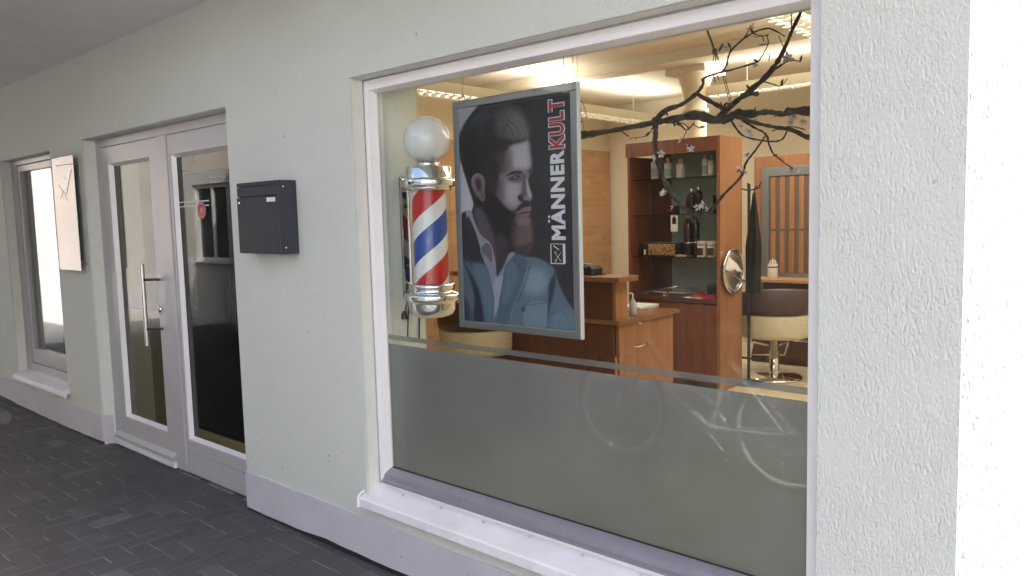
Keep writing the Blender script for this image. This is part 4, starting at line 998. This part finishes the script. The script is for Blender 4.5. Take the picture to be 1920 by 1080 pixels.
for X in (117, 935):
    hx_, hz_ = U(X, 150)[0], fz1
    MB().tube([(hx_+.008*math.cos(a), PY+.004, hz_+.012+.010*math.sin(a)) for a in np.linspace(0, 2*math.pi, 15)[:-1]], .0016, 6, closed=True).build('hanging_ring', m_dark, poster)
    MB().tube([(hx_, PY+.004, hz_+.0225), (hx_, PY+.02, 2.9495)], .0011, 5).build('hanging_wire', m_dark, poster)
MB().tube([(fx1-.02, PY+.004, fz1), (fx1-.05, PY+.05, 2.9495)], .0011, 5).build('hanging_wire', m_dark, poster)

# ------------------------------------------------------------------ blossom branch hung behind the window
BY = 2.62
SC = 3.857
def Bp(X, Y, dy=0): return ony(1080+X/SC, 20+Y/SC, BY+dy)
branch = thing('blossom_branch', 'dark crooked hanging branch with small pale blossoms', 'branch', tuple(Bp(1160, 760)))
k = NT('bark'); co = k.coord()
nz = k.noise(co, 30, 5, .7); mo = k.noise(co, 9, 3)
c = k.mix(k.ramp(mo, [(.52, (0, 0, 0)), (.66, (1, 1, 1))]), k.ramp(nz, [(.3, (.016, .015, .014)), (.75, (.065, .058, .050))]), (.085, .09, .06))
k.l(c, k.b.inputs['Base Color']); k.b.inputs['Roughness'].default_value = .85; k.bump(k.noise(co, 120, 4, .7), .7, .006); m_bark = k.m
def limb(pts, ws, name='twig', seed=0):
    r_ = np.random.RandomState(seed); P = np.array(pts, float); ww = np.interp(np.linspace(0, 1, len(P)), np.linspace(0, 1, len(ws)), ws)
    Q = catmull(P, False, 5); q = np.interp(np.linspace(0, 1, len(Q)), np.linspace(0, 1, len(ww)), ww)
    ph = r_.rand()*6; out = []; rad = []
    for i, (X, Y) in enumerate(Q):
        dy = .05*math.sin(ph+i*.22)+(seed % 5-2)*.012
        out.append(tuple(Bp(X+r_.normal(0, .6), Y+r_.normal(0, .6), dy)))
        rad.append(max(.0012, q[i]/SC*2.85/FPX/2*(1+.14*r_.normal())*1.08))
    return MB().tube(out, rad, 8).build(name, m_bark, branch, recalc=False)
LB = [('main_limb', [(-90,925),(0,905),(120,890),(330,855),(560,810),(680,790),(860,755),(1000,790),(1100,780),(1160,745),(1290,745),(1390,732),(1500,748),(1560,725),(1760,730)], [45,58,44,38,42,50,58,60,50,60,42,40,34,55,60]),
('limb', [(560,805),(650,720),(760,680),(870,600),(920,530),(922,490),(1060,440),(1120,430),(1320,370)], [42,36,30,26,18,14,14,11,7]),
('twig', [(1320,370),(1350,320),(1390,240),(1380,180)], [8,7,6]), ('twig', [(1060,440),(1090,390),(1115,300),(1210,205),(1290,155),(1370,130),(1420,135),(1510,185)], [13,13,12,12,11,9,8]),
('twig', [(1210,205),(1250,140),(1285,92)], [8,6,5]), ('twig', [(1285,165),(1350,185),(1390,172)], [7,6]), ('twig', [(1115,300),(1110,262),(1060,255)], [7,5]), ('twig', [(1350,322),(1400,308),(1395,360)], [6,5]), ('twig', [(1390,240),(1320,248)], [6,5]),
('twig', [(1350,185),(1358,225)], [6,5]),
('limb', [(870,600),(960,650),(1050,700),(1100,730)], [26,28,32]), ('limb', [(1030,775),(1130,680),(1230,600),(1350,500),(1430,410),(1500,290),(1560,150),(1630,0),(1680,-120)], [44,40,36,32,28,24,20,17]),
('twig', [(1430,430),(1540,362),(1620,368)], [14,9,7]), ('twig', [(1350,510),(1420,530),(1480,545),(1530,490)], [9,7,5]), ('stub', [(1225,615),(1270,600),(1312,604)], [30,28,30]), ('stub', [(1262,575),(1235,540)], [16,13]), ('twig', [(1560,160),(1556,20),(1556,-80)], [9,8]), ('twig', [(1540,330),(1500,260),(1465,180)], [6,6,5]),
('limb', [(575,815),(575,900),(570,960),(588,1050),(592,1100),(640,1229),(700,1339),(770,1419),(840,1459),(930,1469),(1000,1419),(1060,1339),(1130,1269),(1200,1189),(1230,1099),(1290,1019),(1360,919),(1375,889)], [36,35,34,33,32,31,29,27,26,25,22,18,16,15,13,11,10]),
('stub', [(840,1459),(850,1500),(852,1540)], [36,30,26]), ('limb', [(1170,765),(1260,800),(1420,840),(1560,862),(1660,910),(1740,930)], [30,26,24,28,34]), ('twig', [(1200,790),(1280,840),(1370,892),(1400,979),(1440,1049),(1560,1139)], [18,15,12,11,9,7]),
('twig', [(1120,790),(1180,880),(1250,920),(1400,945),(1490,930),(1530,860)], [13,12,11,10,9]), ('twig', [(1420,870),(1540,838),(1660,860)], [9,8,6]), ('twig', [(720,800),(760,830),(800,862),(860,805)], [14,11,8]), ('twig', [(800,862),(778,920)], [9,7]), ('twig', [(850,825),(895,850)], [8,6]), ('twig', [(735,805),(790,825),(820,860)], [10,7]),
('twig', [(555,850),(510,905),(400,922)], [9,6,5]), ('stub', [(700,800),(715,835)], [22,10]), ('stub', [(1065,705),(1085,668)], [13,10]), ('stub', [(280,850),(340,880),(380,910)], [12,9]), ('stub', [(1290,730),(1296,700)], [9,9]), ('stub', [(640,1235),(680,1255)], [16,7]), ('stub', [(680,1300),(700,1310)], [14,6]),
('twig', [(1440,1049),(1500,1085)], [6,4]), ('twig', [(1210,1190),(1185,1160)], [8,6]), ('twig', [(20,900),(15,820),(45,800)], [20,22,10]), ('twig', [(1290,190),(1385,180)], [5,5])]
for i, (nm, pts, ws) in enumerate(LB): limb(pts, ws, nm, i)
k = NT('petal'); k.l(k.ramp(k.noise(k.coord(), 25, 2), [(.35, (.50, .40, .40)), (.65, (.72, .68, .64))]), k.b.inputs['Base Color']); k.b.inputs['Roughness'].default_value = .6; m_petal = k.m
m_bud = plain('bud', (.10, .055, .05), .7, var=.3)
BL = [(430,925,1),(512,900,.8),(395,925,.7),(760,935,1.2),(815,990,1.5),(840,1000,1.2),(612,1035,1.4),(640,1315,1.3),(625,1325,1),(880,1420,1.3),(920,1405,1.4),(940,1440,1),(1180,1150,1.4),(1235,1045,1.3),(1562,1145,1.2),(1190,835,1),(1250,875,1.5),(1265,890,1),(1555,805,1.2),(1300,392,1.1),(1530,340,1.6),(1545,350,1.2),(1085,262,1),(1262,130,1.1),(1640,800,1.2),(1570,760,1.3),(570,1060,1),(1300,790,1),(1440,760,.8),(1225,1170,.9),(700,1420,.9),(1600,1150,.8)]
for i, (X, Y, s) in enumerate(BL):
    r_ = np.random.RandomState(i+50); c = Vector(Bp(X, Y, r_.uniform(-.03, .03))); m = MB(); R = .0095*s
    ax = Vector((r_.normal(), -abs(r_.normal())-.4, r_.normal()*.6)).normalized(); u = ax.orthogonal().normalized(); w = ax.cross(u)
    for p in range(5):
        a = 2*math.pi*p/5+r_.rand()*.5; d = u*math.cos(a)+w*math.sin(a); s2 = ax.cross(d); o = .5+.5*r_.rand()
        pts = [c, c+d*R*.6+s2*R*.38+ax*R*.3*o, c+d*R*1.15+s2*R*.25+ax*R*.75*o, c+d*R*1.25+ax*R*.7*o, c+d*R*1.1-s2*R*.28+ax*R*.8*o, c+d*R*.6-s2*R*.38+ax*R*.3*o]
        m.add(pts, [(0, 1, 2, 3), (0, 3, 4, 5)], 0, True)
    m.tube([c-ax*R*.9, c+ax*R*.1], [R*.18, R*.3], 6, 1)
    m.build('blossom', [m_petal, m_bud], branch, recalc=False)
for i in range(26):
    r_ = np.random.RandomState(i+200); nm, pts, ws = LB[r_.randint(0, len(LB))]; p = pts[r_.randint(0, len(pts))]; c = Vector(Bp(p[0]+r_.normal(0, 6), p[1]+r_.normal(0, 6), 0)); d = Vector((r_.normal(), r_.normal()*.5, r_.normal())).normalized()
    MB().tube([c, c+d*.012, c+d*.022], [.0032, .0045, .0012], 6).build('bud', m_bud, branch)
m_cord = plain('green_cord', (.12, .11, .06), .8, var=.2)
for pts, w in (([(930, -60), (945, 120), (975, 210), (1003, 290)], 14), ([(1003, 290), (1060, 470), (1112, 670)], 6), ([(1010, 290), (1072, 470), (1130, 690)], 6), ([(1000, 300), (990, 400), (1005, 520)], 7), ([(1008, 310), (1012, 430), (1032, 500)], 7), ([(15, -40), (10, 500), (60, 880)], 4), ([(20, 640), (55, 680), (80, 780)], 5), ([(10, 500), (30, 700), (25, 870)], 4)):
    P = catmull(pts, False, 4); MB().tube([tuple(Bp(a, b, .0)) for a, b in P], w/SC*2.85/FPX/2, 6).build('hanging_cord', m_cord, branch)
c = Bp(1003, 295); MB().lathe([(0, -.012), (.008, -.008), (.010, 0), (.008, .009), (0, .012)], tuple(c), 10).build('cord_knot', m_cord, branch)

# ------------------------------------------------------------------ mailbox, plate, notices
mb_x0, mb_x1, mb_y, mz0_, mz1_ = -3.606, -3.228, 1.976, 1.402, 1.747
mail = thing('wall_mailbox', 'dark anthracite metal mailbox screwed to the rendered wall', 'mailbox', ((mb_x0+mb_x1)/2, W, mz0_))
box('case', m_anth, mail, mb_x0+.002, mb_x1, mb_y+.012, W-.002, mz0_, mz1_, .003)
box('top_strip', m_anth2, mail, mb_x0, mb_x1-.012, mb_y+.002, mb_y+.0115, mz1_-.018, mz1_, .002)
box('letter_flap', m_anth2, mail, mb_x0, mb_x1-.014, mb_y+.003, mb_y+.0115, mz1_-.068, mz1_-.021, .002)
box('front_door', m_anth2, mail, mb_x0, mb_x1-.012, mb_y, mb_y+.0115, mz0_+.002, mz1_-.072, .002)
box('corner_post', m_anth, mail, mb_x1-.010, mb_x1-.0003, mb_y, mb_y+.0118, mz0_, mz1_, .002)
box('name_plate', m_paper, mail, mb_x1-.10, mb_x1-.025, mb_y-.0022, mb_y-.0003, mz1_-.098, mz1_-.078, .0006)
MB().lathe([(0, .004), (.007, .003), (.008, 0)], (0, 0, 0), 14).rot(lambda p: (mb_x0+.022+p[0], mb_y-p[2]-.0003, mz1_-.098+p[1])).build('lock', m_chrome, mail)
for zz in (mz1_-.03, mz0_+.03): MB().lathe([(0, .003), (.004, .002), (.005, 0)], (0, 0, 0), 10).rot(lambda p: (mb_x1+p[2]+.0002, mb_y+.028+p[0], zz+p[1])).build('screw', m_chrome, mail)

py_ = W-.045
q0, q1 = ony(98, 295, py_), ony(153, 508, py_); q2, q3 = ony(137, 293, py_), ony(112, 505, py_)
ax0 = (q0[0]+q3[0])/2; ax1 = (q1[0]+q2[0])/2; az1 = (q0[2]+q2[2])/2; az0 = (q1[2]+q3[2])/2
plate = thing('steel_plate', 'tall brushed steel plate with faint scratched lines beside the door', 'sign', ((ax0+ax1)/2, py_, az0))
k = NT('brushed_plate'); co = k.coord((1, 1, 60)); f = k.noise(co, 8, 4, .7); k.b.inputs['Metallic'].default_value = .9
k.l(k.ramp(f, [(.3, (.13, .127, .127)), (.7, (.20, .195, .195))]), k.b.inputs['Base Color']); k.b.inputs['Roughness'].default_value = .27; k.bump(f, .12, .001); m_plate = k.m
box('plate', m_plate, plate, ax0, ax1, py_-.002, py_+.002, az0, az1, .0008)
m_scr = plain('engraved_line', (.74, .70, .70), .6, metal=.4)
def pline(x1, y1, x2, y2, w=.006):
    a, b = Vector(ony(x1, y1, py_-.0035)), Vector(ony(x2, y2, py_-.0035)); d = (b-a).normalized(); s = Vector((d.z, 0, -d.x))*w/2
    MB().add([a-s, b-s, b+s, a+s], [(0, 1, 2, 3)]).build('engraved_line', m_scr, plate, recalc=False)
for l_ in ((133, 318, 124, 365), (109, 346, 118, 360), (118, 360, 113, 373), (119, 358, 126, 377), (104, 311, 137, 307), (120, 333, 122, 336)): pline(*l_, .008 if l_[0] in (133, 104) else .005)
for (xx, zz) in ((ax0+.05, az0+.06), (ax1-.05, az0+.06), (ax0+.05, az1-.06), (ax1-.05, az1-.06)):
    if xx < NAR[1]+.02: xx = NAR[1]+.03
    MB().tube([(xx, py_+.0022, zz), (xx, W-.0005, zz)], .009, 10).build('standoff', m_steel, plate)

gy = DY+.30
bx0, bx1 = ony(343, 600, gy)[0], -3.86
ban = thing('black_banner', 'black hair salon banner with white lettering behind the side light', 'banner', ((bx0+bx1)/2, gy, .3))
bz1 = ony(430, 318, gy)[2]; bz0 = ony(400, 812, gy)[2]
bx0 = ony(348, 700, gy)[0]
k = NT('banner_print'); tc = k.coord(); nz = k.noise(tc, 3.2, 4, .6)
k.l(k.ramp(nz, [(.45, (.012, .012, .014)), (.62, (.030, .028, .030))]), k.b.inputs['Base Color']); k.b.inputs['Roughness'].default_value = .5
bn = box('banner_cloth', k.m, ban, bx0, bx1, gy, gy+.004, bz0, bz1); MB().tube([(bx0-.02, gy+.002, bz1+.008), (bx1-.0, gy+.002, bz1+.008)], .008, 8).build('top_rod', m_steel, ban)
tl_, tr_ = ony(393, 333, gy), ony(437, 331, gy); tzb, tzt = ony(410, 342, gy)[2], ony(410, 329, gy)[2]
sc_ = (tr_[0]-tl_[0])*8/7.9
fit_text('lettering', 'GOLDWELL', lambda p, q: (tl_[0]+p*sc_, gy-.0012, tzb+(tzt-tzb)*q), m_let, bn, .01)
m_fl = plain('golden_print', (.42, .33, .22), .5, var=.5, nscale=60)
for i in range(9):       # golden strands printed low on the banner
    r_ = np.random.RandomState(i); xx = ony(428+r_.uniform(-6, 14), 540, gy)[0]; zz = ony(430, 545+r_.uniform(-8, 8), gy)[2]; hh = r_.uniform(.10, .26)
    P = [(xx, zz+hh*.4), (xx+r_.uniform(-.02, .02), zz), (xx+r_.uniform(-.02, .03), zz-hh)]
    m = MB()
    for a, b in zip(P[:-1], P[1:]): m.add([(a[0]-.004, gy-.0012-i*.0001, a[1]), (b[0]-.004, gy-.0012-i*.0001, b[1]), (b[0]+.005, gy-.0012-i*.0001, b[1]), (a[0]+.005, gy-.0012-i*.0001, a[1])], [(0, 1, 2, 3)])
    m.build('golden_strand', m_fl, bn, recalc=False)
# sticker and painted reflection lines on the side light, notice behind it
gpy = DY+.0355
sc1 = ony(378, 394, gpy); m_stk = plain('red_sticker', (.42, .05, .055), .5)
t = thing('round_sticker', 'round red sticker stuck on the side light glass', 'sticker', tuple(sc1))
sr = .052
def disc(r0, r1, y, n=28):
    v = [(sc1[0]+r*math.cos(2*math.pi*i/n), y, sc1[2]+r*1.0*math.sin(2*math.pi*i/n)) for r in (r0, r1) for i in range(n)]
    return v, [(i, (i+1) % n, n+(i+1) % n, n+i) for i in range(n)]
MB().add(*disc(.0001, sr, gpy-.0006)).build('disc', m_stk, t, recalc=False)
MB().add(*disc(sr*.70, sr*.76, gpy-.0012)).build('ring_print', plain('sticker_print', (.62, .30, .30), .5), t, recalc=False)
fit_text('emblem', 'A', lambda p, q: (sc1[0]-.014+.028*p, gpy-.0012, sc1[2]-.02+.04*q), plain('sticker_emblem', (.65, .36, .36), .5), t, .02)
t = thing('reflection_stripes', 'pair of thin white stripes painting a reflection across the side light', 'stripes', tuple(ony(360, 382, gpy)))
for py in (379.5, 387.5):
    a, b = ony(324, py+1, gpy), ony(392, py-2, gpy); sheet('reflection_stripe', m_let, t, a[0], b[0], a[2]-.004, a[2]+.003, gpy-.0006)
ny = DY+.05
a, b = ony(336, 574, ny), ony(365, 484, ny)
t = thing('notice_sheet', 'pale notice in a clear holder hanging inside the side light', 'notice', ((a[0]+b[0])/2, ny, a[2]))
k = NT('notice_print'); co = k.coord(); k.l(k.ramp(k.noise(co, 16, 3), [(.4, (.26, .30, .28)), (.6, (.13, .16, .12))]), k.b.inputs['Base Color'])
box('sheet', plain('notice_paper', (.40, .46, .45), .5), t, a[0], b[0], ny, ny+.002, a[2], b[2]); box('picture', k.m, t, (a[0]+b[0])/2, b[0]-.012, ny-.0012, ny-.0002, a[2]+.02, b[2]-.03)
for (x0, x1, z0, z1) in ((a[0]-.004, b[0]+.004, b[2]+.0003, b[2]+.008), (a[0]-.004, b[0]+.004, a[2]-.008, a[2]-.0003)): box('holder_strip', m_alu, t, x0, x1, ny-.003, ny+.004, z0, z1)
# wooden bulkhead shelf seen above the banner
t = thing('wall_shelf', 'orange wooden wall shelf with boxes high behind the entrance', 'shelf', (-5.6, 3.5, 1.9))
box('board', m_beech, t, -5.9995, -5.65, 2.75, 4.6, 1.96, 1.99); 
for i in range(4): box('storage_box', (m_beech, m_brownleather)[i % 2], t, -5.95, -5.7, 2.80+i*.45, 3.15+i*.45, 1.9905, 2.2, .004)
for yy in (2.9, 4.4): box('bracket', m_dark, t, -5.9994, -5.7, yy, yy+.02, 1.86, 1.9595)

lp_ = onx(256, 356, -5.955)
t = thing('lobby_sign', 'small reddish brown sign on the wall behind the glass door', 'sign', tuple(lp_))
box('panel', plain('brown_sign', (.20, .08, .06), .5), t, -5.9645, -5.957, lp_[1]-.045, lp_[1]+.045, lp_[2]-.07, lp_[2]+.07, .002)
box('pictogram', m_paper, t, -5.9568, -5.9562, lp_[1]-.02, lp_[1]+.02, lp_[2]-.03, lp_[2]+.03)
# ------------------------------------------------------------------ other side of the passage, courtyard house
ob = thing('opposite_building', 'pale rendered building across the passage with white framed windows', 'building', (-7, -1.75, 0))
OW = [(-12.6, -11.5, .95, 2.2), (-9.9, -8.8, .95, 2.2)]
m_stucco2 = stucco('render_wall_opposite', (.60, .60, .57), 1.2, .5)
o = holed_wall('wall', m_stucco2, ob, -15.5, -6.8, -.05, 3.3, -2.1, -1.75, OW)
box('plinth', m_plinth, ob, -15.5, -6.8, -1.7495, -1.735, -.02, .35)
box('brick_shade_wall', brickmat('dark_end_brick', (.045, .026, .020), (.06, .034, .025), (.06, .055, .05)), ob, -6.799, -3.9, -2.1, -1.75, -.05, 3.3)  # unseen dark section, added to shade the left part of the facade
m_pane = plain('dark_pane', (.03, .035, .04), .08, spec=.6)
for h in OW:
    w2_ = frame_rect('window', m_white, ob, h[0]+.002, h[1]-.002, h[2]+.002, h[3]-.002, -1.86, -1.80, .06, .06, .06, .06)
    box('mullion', m_white, w2_, (h[0]+h[1])/2-.03, (h[0]+h[1])/2+.03, -1.855, -1.80, h[2]+.063, h[3]-.063)
    for s in (0, 1):
        a = h[0]+.063 if s == 0 else (h[0]+h[1])/2+.031; b = (h[0]+h[1])/2-.031 if s == 0 else h[1]-.063
        box('pane', m_pane, w2_, a, b, -1.84, -1.83, h[2]+.063, h[3]-.063)
    box('sill', m_whitew, w2_, h[0]-.04, h[1]+.04, -1.80+.002, -1.70, h[2]-.03, h[2]-.001, .004)
m_pinkw = stucco('pink_render', (.62, .56, .52), 1.5, .4); m_roof = plain('roof_tile', (.30, .12, .07), .8, var=.2)
hs = thing('courtyard_house', 'pale pink rendered house at the far end of the courtyard', 'building', (-30, -2, 0))
HW = [(y, y+1.1, z, z+1.35) for y in (-9, -6, -3, 0, 3) for z in (.95, 3.6)]
hw = holed_wall('wall', m_pinkw, hs, -12, 6, -.05, 5.6, 29, 29.4, HW)      # drawn along x, then turned to face +x
for ch in [hw]: ch.data.transform(Matrix(((0, -1, 0, 0), (1, 0, 0, 0), (0, 0, 1, 0), (0, 0, 0, 1))))
hw.location = -Vector(hs.location)
MB().add([(-29.0+.25, -12.3, 5.55), (-29.0+.25, 6.3, 5.55), (-32, 6.3, 8), (-32, -12.3, 8), (-35, -12.3, 5.55), (-35, 6.3, 5.55)], [(0, 1, 2, 3), (3, 2, 5, 4), (0, 3, 4), (1, 5, 2), (0, 4, 5, 1)]).build('roof', m_roof, hs)
for (a, b, c, d) in HW:
    o = box('window', m_pane, hs, -29.22, -29.18, a, b, c, d); 
    for (a2, b2, c2, d2) in ((a, b, c, c+.07), (a, b, d-.07, d), (a, a+.07, c+.0705, d-.0705), (b-.07, b, c+.0705, d-.0705), ((a+b)/2-.035, (a+b)/2+.035, c+.0705, d-.0705)):
        q = box('frame_bar', m_white, None, -29.179, -29.12, a2, b2, c2, d2); adopt(q, o) if False else None
        q.parent = o; q.location = Vector(q.location)-Vector(hs.location)-Vector(o.location) if False else Vector((0, 0, 0))
    q = box('sill', m_whitew, None, -29.19, -28.9, a-.05, b+.05, c-.05, c-.001); q.parent = o; q.location = (0, 0, 0)

# ------------------------------------------------------------------ bicycle parked in the passage (seen as a reflection)
byc = thing('bicycle', 'silver step-through bicycle parked on its stand in the passage', 'bicycle', (-2.2, .31, 0))
Yb = .31; WR = .335; FX, RXb = -2.775, -1.685
m_bike = plain('silver_paint', (.72, .73, .74), .3); m_rim = plain('rim_silver', (.75, .75, .76), .3); m_tyre = plain('tyre_rubber', (.03, .03, .03), .7)
def wheel(cx):
    ty = MB().tube([(cx+(WR-.018)*math.cos(a), Yb, WR+(WR-.018)*math.sin(a)) for a in np.linspace(0, 2*math.pi, 41)[:-1]], .018, 10, closed=True).build('wheel', m_tyre, byc)
    MB().tube([(cx+(WR-.043)*math.cos(a), Yb, WR+(WR-.043)*math.sin(a)) for a in np.linspace(0, 2*math.pi, 41)[:-1]], .015, 8, closed=True).build('rim', m_rim, ty)
    MB().tube([(cx, Yb-.05, WR), (cx, Yb+.05, WR)], .022, 12).build('hub', m_chrome, ty)
    m = MB()
    for i in range(28):
        a = 2*math.pi*i/28; s = .03 if i % 2 else -.03; a2 = a+(.5 if (i//2) % 2 else -.5)
        m.tube([(cx+.02*math.cos(a2), Yb+s, WR+.02*math.sin(a2)), (cx+(WR-.046)*math.cos(a), Yb, WR+(WR-.046)*math.sin(a))], .0012, 4)
    m.build('spokes', m_chrome, ty)
    g_ = [(cx+(WR+.018)*math.cos(a), Yb, WR+(WR+.018)*math.sin(a)) for a in np.linspace(.15, 2.9, 20)]
    m = MB(); n = len(g_)
    m.add([(p[0], p[1]+s, p[2]) for p in g_ for s in (-.024, .024)], [(2*i, 2*i+1, 2*i+3, 2*i+2) for i in range(n-1)], 0, True)
    q = m.build('mudguard', m_bike, byc, recalc=False); md = q.modifiers.new('s', 'SOLIDIFY'); md.thickness = .003
wheel(FX); wheel(RXb)
HT = (FX+.20, Yb, .82); HTb = (FX+.155, Yb, .70); BB = (-2.15, Yb, .29); STp = (-2.02, Yb, .74)
m = MB(); m.tube([HTb, (FX+.19, Yb, .79), HT], .020, 12); m.tube([(HTb[0]+.01, Yb, .72), (-2.42, Yb, .46), BB], [.021, .020, .020], 12); m.tube([(HT[0]-.01, Yb, .79), (-2.38, Yb, .56), (-2.11, Yb, .42)], .015, 12); m.tube([BB, STp], .017, 12)
for s in (-1, 1):
    m.tube([(BB[0], Yb+s*.02, BB[2]), (RXb-.1, Yb+s*.05, WR-.01), (RXb, Yb+s*.055, WR)], .009, 8); m.tube([(STp[0]-.012, Yb+s*.015, STp[2]-.04), (RXb-.05, Yb+s*.05, WR+.06), (RXb, Yb+s*.055, WR)], .008, 8)
m.build('frame', m_bike, byc)
m = MB()
for s in (-1, 1): m.tube([(HTb[0]-.005, Yb+s*.03, HTb[2]-.01), (FX+.06, Yb+s*.05, .50), (FX, Yb+s*.052, WR)], [.013, .011, .009], 8)
m.tube([(HTb[0], Yb-.035, HTb[2]-.012), (HTb[0], Yb+.035, HTb[2]-.012)], .014, 8); m.build('fork', m_bike, byc)
m = MB(); m.tube([HT, (HT[0]+.03, Yb, 1.02), (HT[0]-.02, Yb, 1.05)], .012, 10); m.tube([(HT[0]+.22, Yb-.28, 1.06), (HT[0]+.06, Yb-.26, 1.08), (HT[0]-.02, Yb-.08, 1.06), (HT[0]-.02, Yb+.08, 1.06), (HT[0]+.06, Yb+.26, 1.08), (HT[0]+.22, Yb+.28, 1.06)], .011, 10)
hb_ = m.build('handlebar', m_chrome, byc)
for s in (-1, 1): MB().tube([(HT[0]+.12, Yb+s*.272, 1.073), (HT[0]+.235, Yb+s*.282, 1.058)], .016, 10).build('grip', m_black, hb_)
MB().tube([STp, (STp[0]+.04, Yb, .90)], .0125, 10).build('seat_post', m_chrome, byc)
m = MB(); sec = [(-.15, .022, .0), (-.10, .026, .01), (-.02, .05, .012), (.06, .095, .02), (.11, .10, .028), (.135, .07, .025)]
v = []; f = []
for (dx, hw_, dz) in sec:
    for a in np.linspace(0, 2*math.pi, 13)[:-1]: v.append((STp[0]+.04+dx, Yb+hw_*math.cos(a), .925+dz+.028*math.sin(a)))
for i in range(len(sec)-1):
    for j in range(12): f.append((i*12+j, i*12+(j+1) % 12, (i+1)*12+(j+1) % 12, (i+1)*12+j))
f += [tuple(range(12)), tuple(range(len(sec)*12-1, len(sec)*12-13, -1))]
m.add(v, f, 0, True).build('saddle', m_black, byc)
m = MB(); m.lathe([(.0, -.004), (.095, -.004), (.095, .004), (0, .004)], (0, 0, 0), 30); m.rot(lambda p: (BB[0]+p[0], Yb-.045+p[2], BB[2]+p[1])); cr = m.build('chainring', m_steel, byc)
for s in (-1, 1):
    MB().tube([(BB[0], Yb+s*.06, BB[2]), (BB[0]+s*.12, Yb+s*.07, BB[2]-s*.11)], .009, 8).build('crank_arm', m_steel, cr)
    box('pedal', m_black, None, BB[0]+s*.12-.045, BB[0]+s*.12+.045, Yb+s*.125-.045, Yb+s*.125+.045, BB[2]-s*.11-.012, BB[2]-s*.11+.012); q = bpy.context.scene.collection.objects[-1]; q.parent = cr; q.location = (0, 0, 0)
m = MB()
for s in (-1, 1): m.tube([(RXb-.20, Yb+s*.055, .735), (RXb+.22, Yb+s*.055, .735)], .006, 8); m.tube([(RXb+.05, Yb+s*.055, .735), (RXb, Yb+s*.06, WR+.01)], .006, 8)
for i in range(5): m.tube([(RXb-.18+i*.095, Yb-.055, .735), (RXb-.18+i*.095, Yb+.055, .735)], .005, 6)
m.build('luggage_rack', m_dark, byc)
MB().tube([(BB[0]+.03, Yb-.03, BB[2]-.02), (BB[0]+.10, Yb-.16, .008)], .009, 8).build('kick_stand', m_dark, byc)
m = MB(); m.lathe([(0, 0), (.02, .005), (.035, .04), (.035, .055), (0, .06)], (0, 0, 0), 16); m.rot(lambda p: (HT[0]-.03-p[2], Yb+p[0], .86+p[1])).build('headlamp', m_chrome, byc)

# ------------------------------------------------------------------ buildings added out of view to block sky and bounce sunlight
gw = thing('sky_block_warehouse', 'long dark brick warehouse added out of view to keep sky out of reflections', 'building', (-10, -16, -.07))  # dark block added to keep bright sky out of the window reflections
GWH = [(-40+i*4.2, -38.6+i*4.2, 1.4, 3.6) for i in range(8)]
holed_wall('wall', brickmat('dark_brick', (.055, .030, .022), (.075, .040, .028), (.07, .06, .055)), gw, -46, -5.5, -.08, 7.0, -16.4, -16.0, GWH)
for h in GWH:
    o = box('window', m_pane, gw, h[0]+.002, h[1]-.002, -16.25, -16.2, h[2]+.002, h[3]-.002)
    for xx in (h[0]+.45, h[0]+.92): q = box('glazing_bar', m_dark, None, xx, xx+.05, -16.199, -16.16, h[2]+.01, h[3]-.01); q.parent = o
box('roof', m_dark, gw, -46.1, -5.4, -26, -15.9, 7.0005, 7.2)
sh_ = thing('sun_bounce_house', 'white rendered house with tiled roof added out of view to bounce sunlight on the shop', 'building', (9, -9.5, 0))  # unseen sunlit house, added to throw light on the shop front
SW = [(x, x+1.1, z, z+1.4) for x in (3, 6, 9, 12, 15) for z in (1.0, 3.9, 6.6)]
holed_wall('wall', stucco('white_render', (.66, .67, .69), 1.5, .4), sh_, 1.2, 18, -.08, 9.0, -9.9, -9.5, SW)
for (a, b, c, d) in SW:
    o = box('window', m_pane, sh_, a, b, -9.66, -9.62, c, d)
    for (a2, b2, c2, d2) in ((a, b, c, c+.07), (a, b, d-.07, d), (a, a+.07, c+.0705, d-.0705), (b-.07, b, c+.0705, d-.0705)):
        q = box('frame_bar', m_white, None, a2, b2, -9.619, -9.57, c2, d2); q.parent = o
MB().add([(1.0, -9.3, 8.98), (18.2, -9.3, 8.98), (18.2, -13, 11.2), (1.0, -13, 11.2), (1.0, -16.7, 8.98), (18.2, -16.7, 8.98)], [(0, 1, 2, 3), (3, 2, 5, 4), (0, 3, 4), (1, 5, 2), (0, 4, 5, 1)]).build('roof', m_roof, sh_)
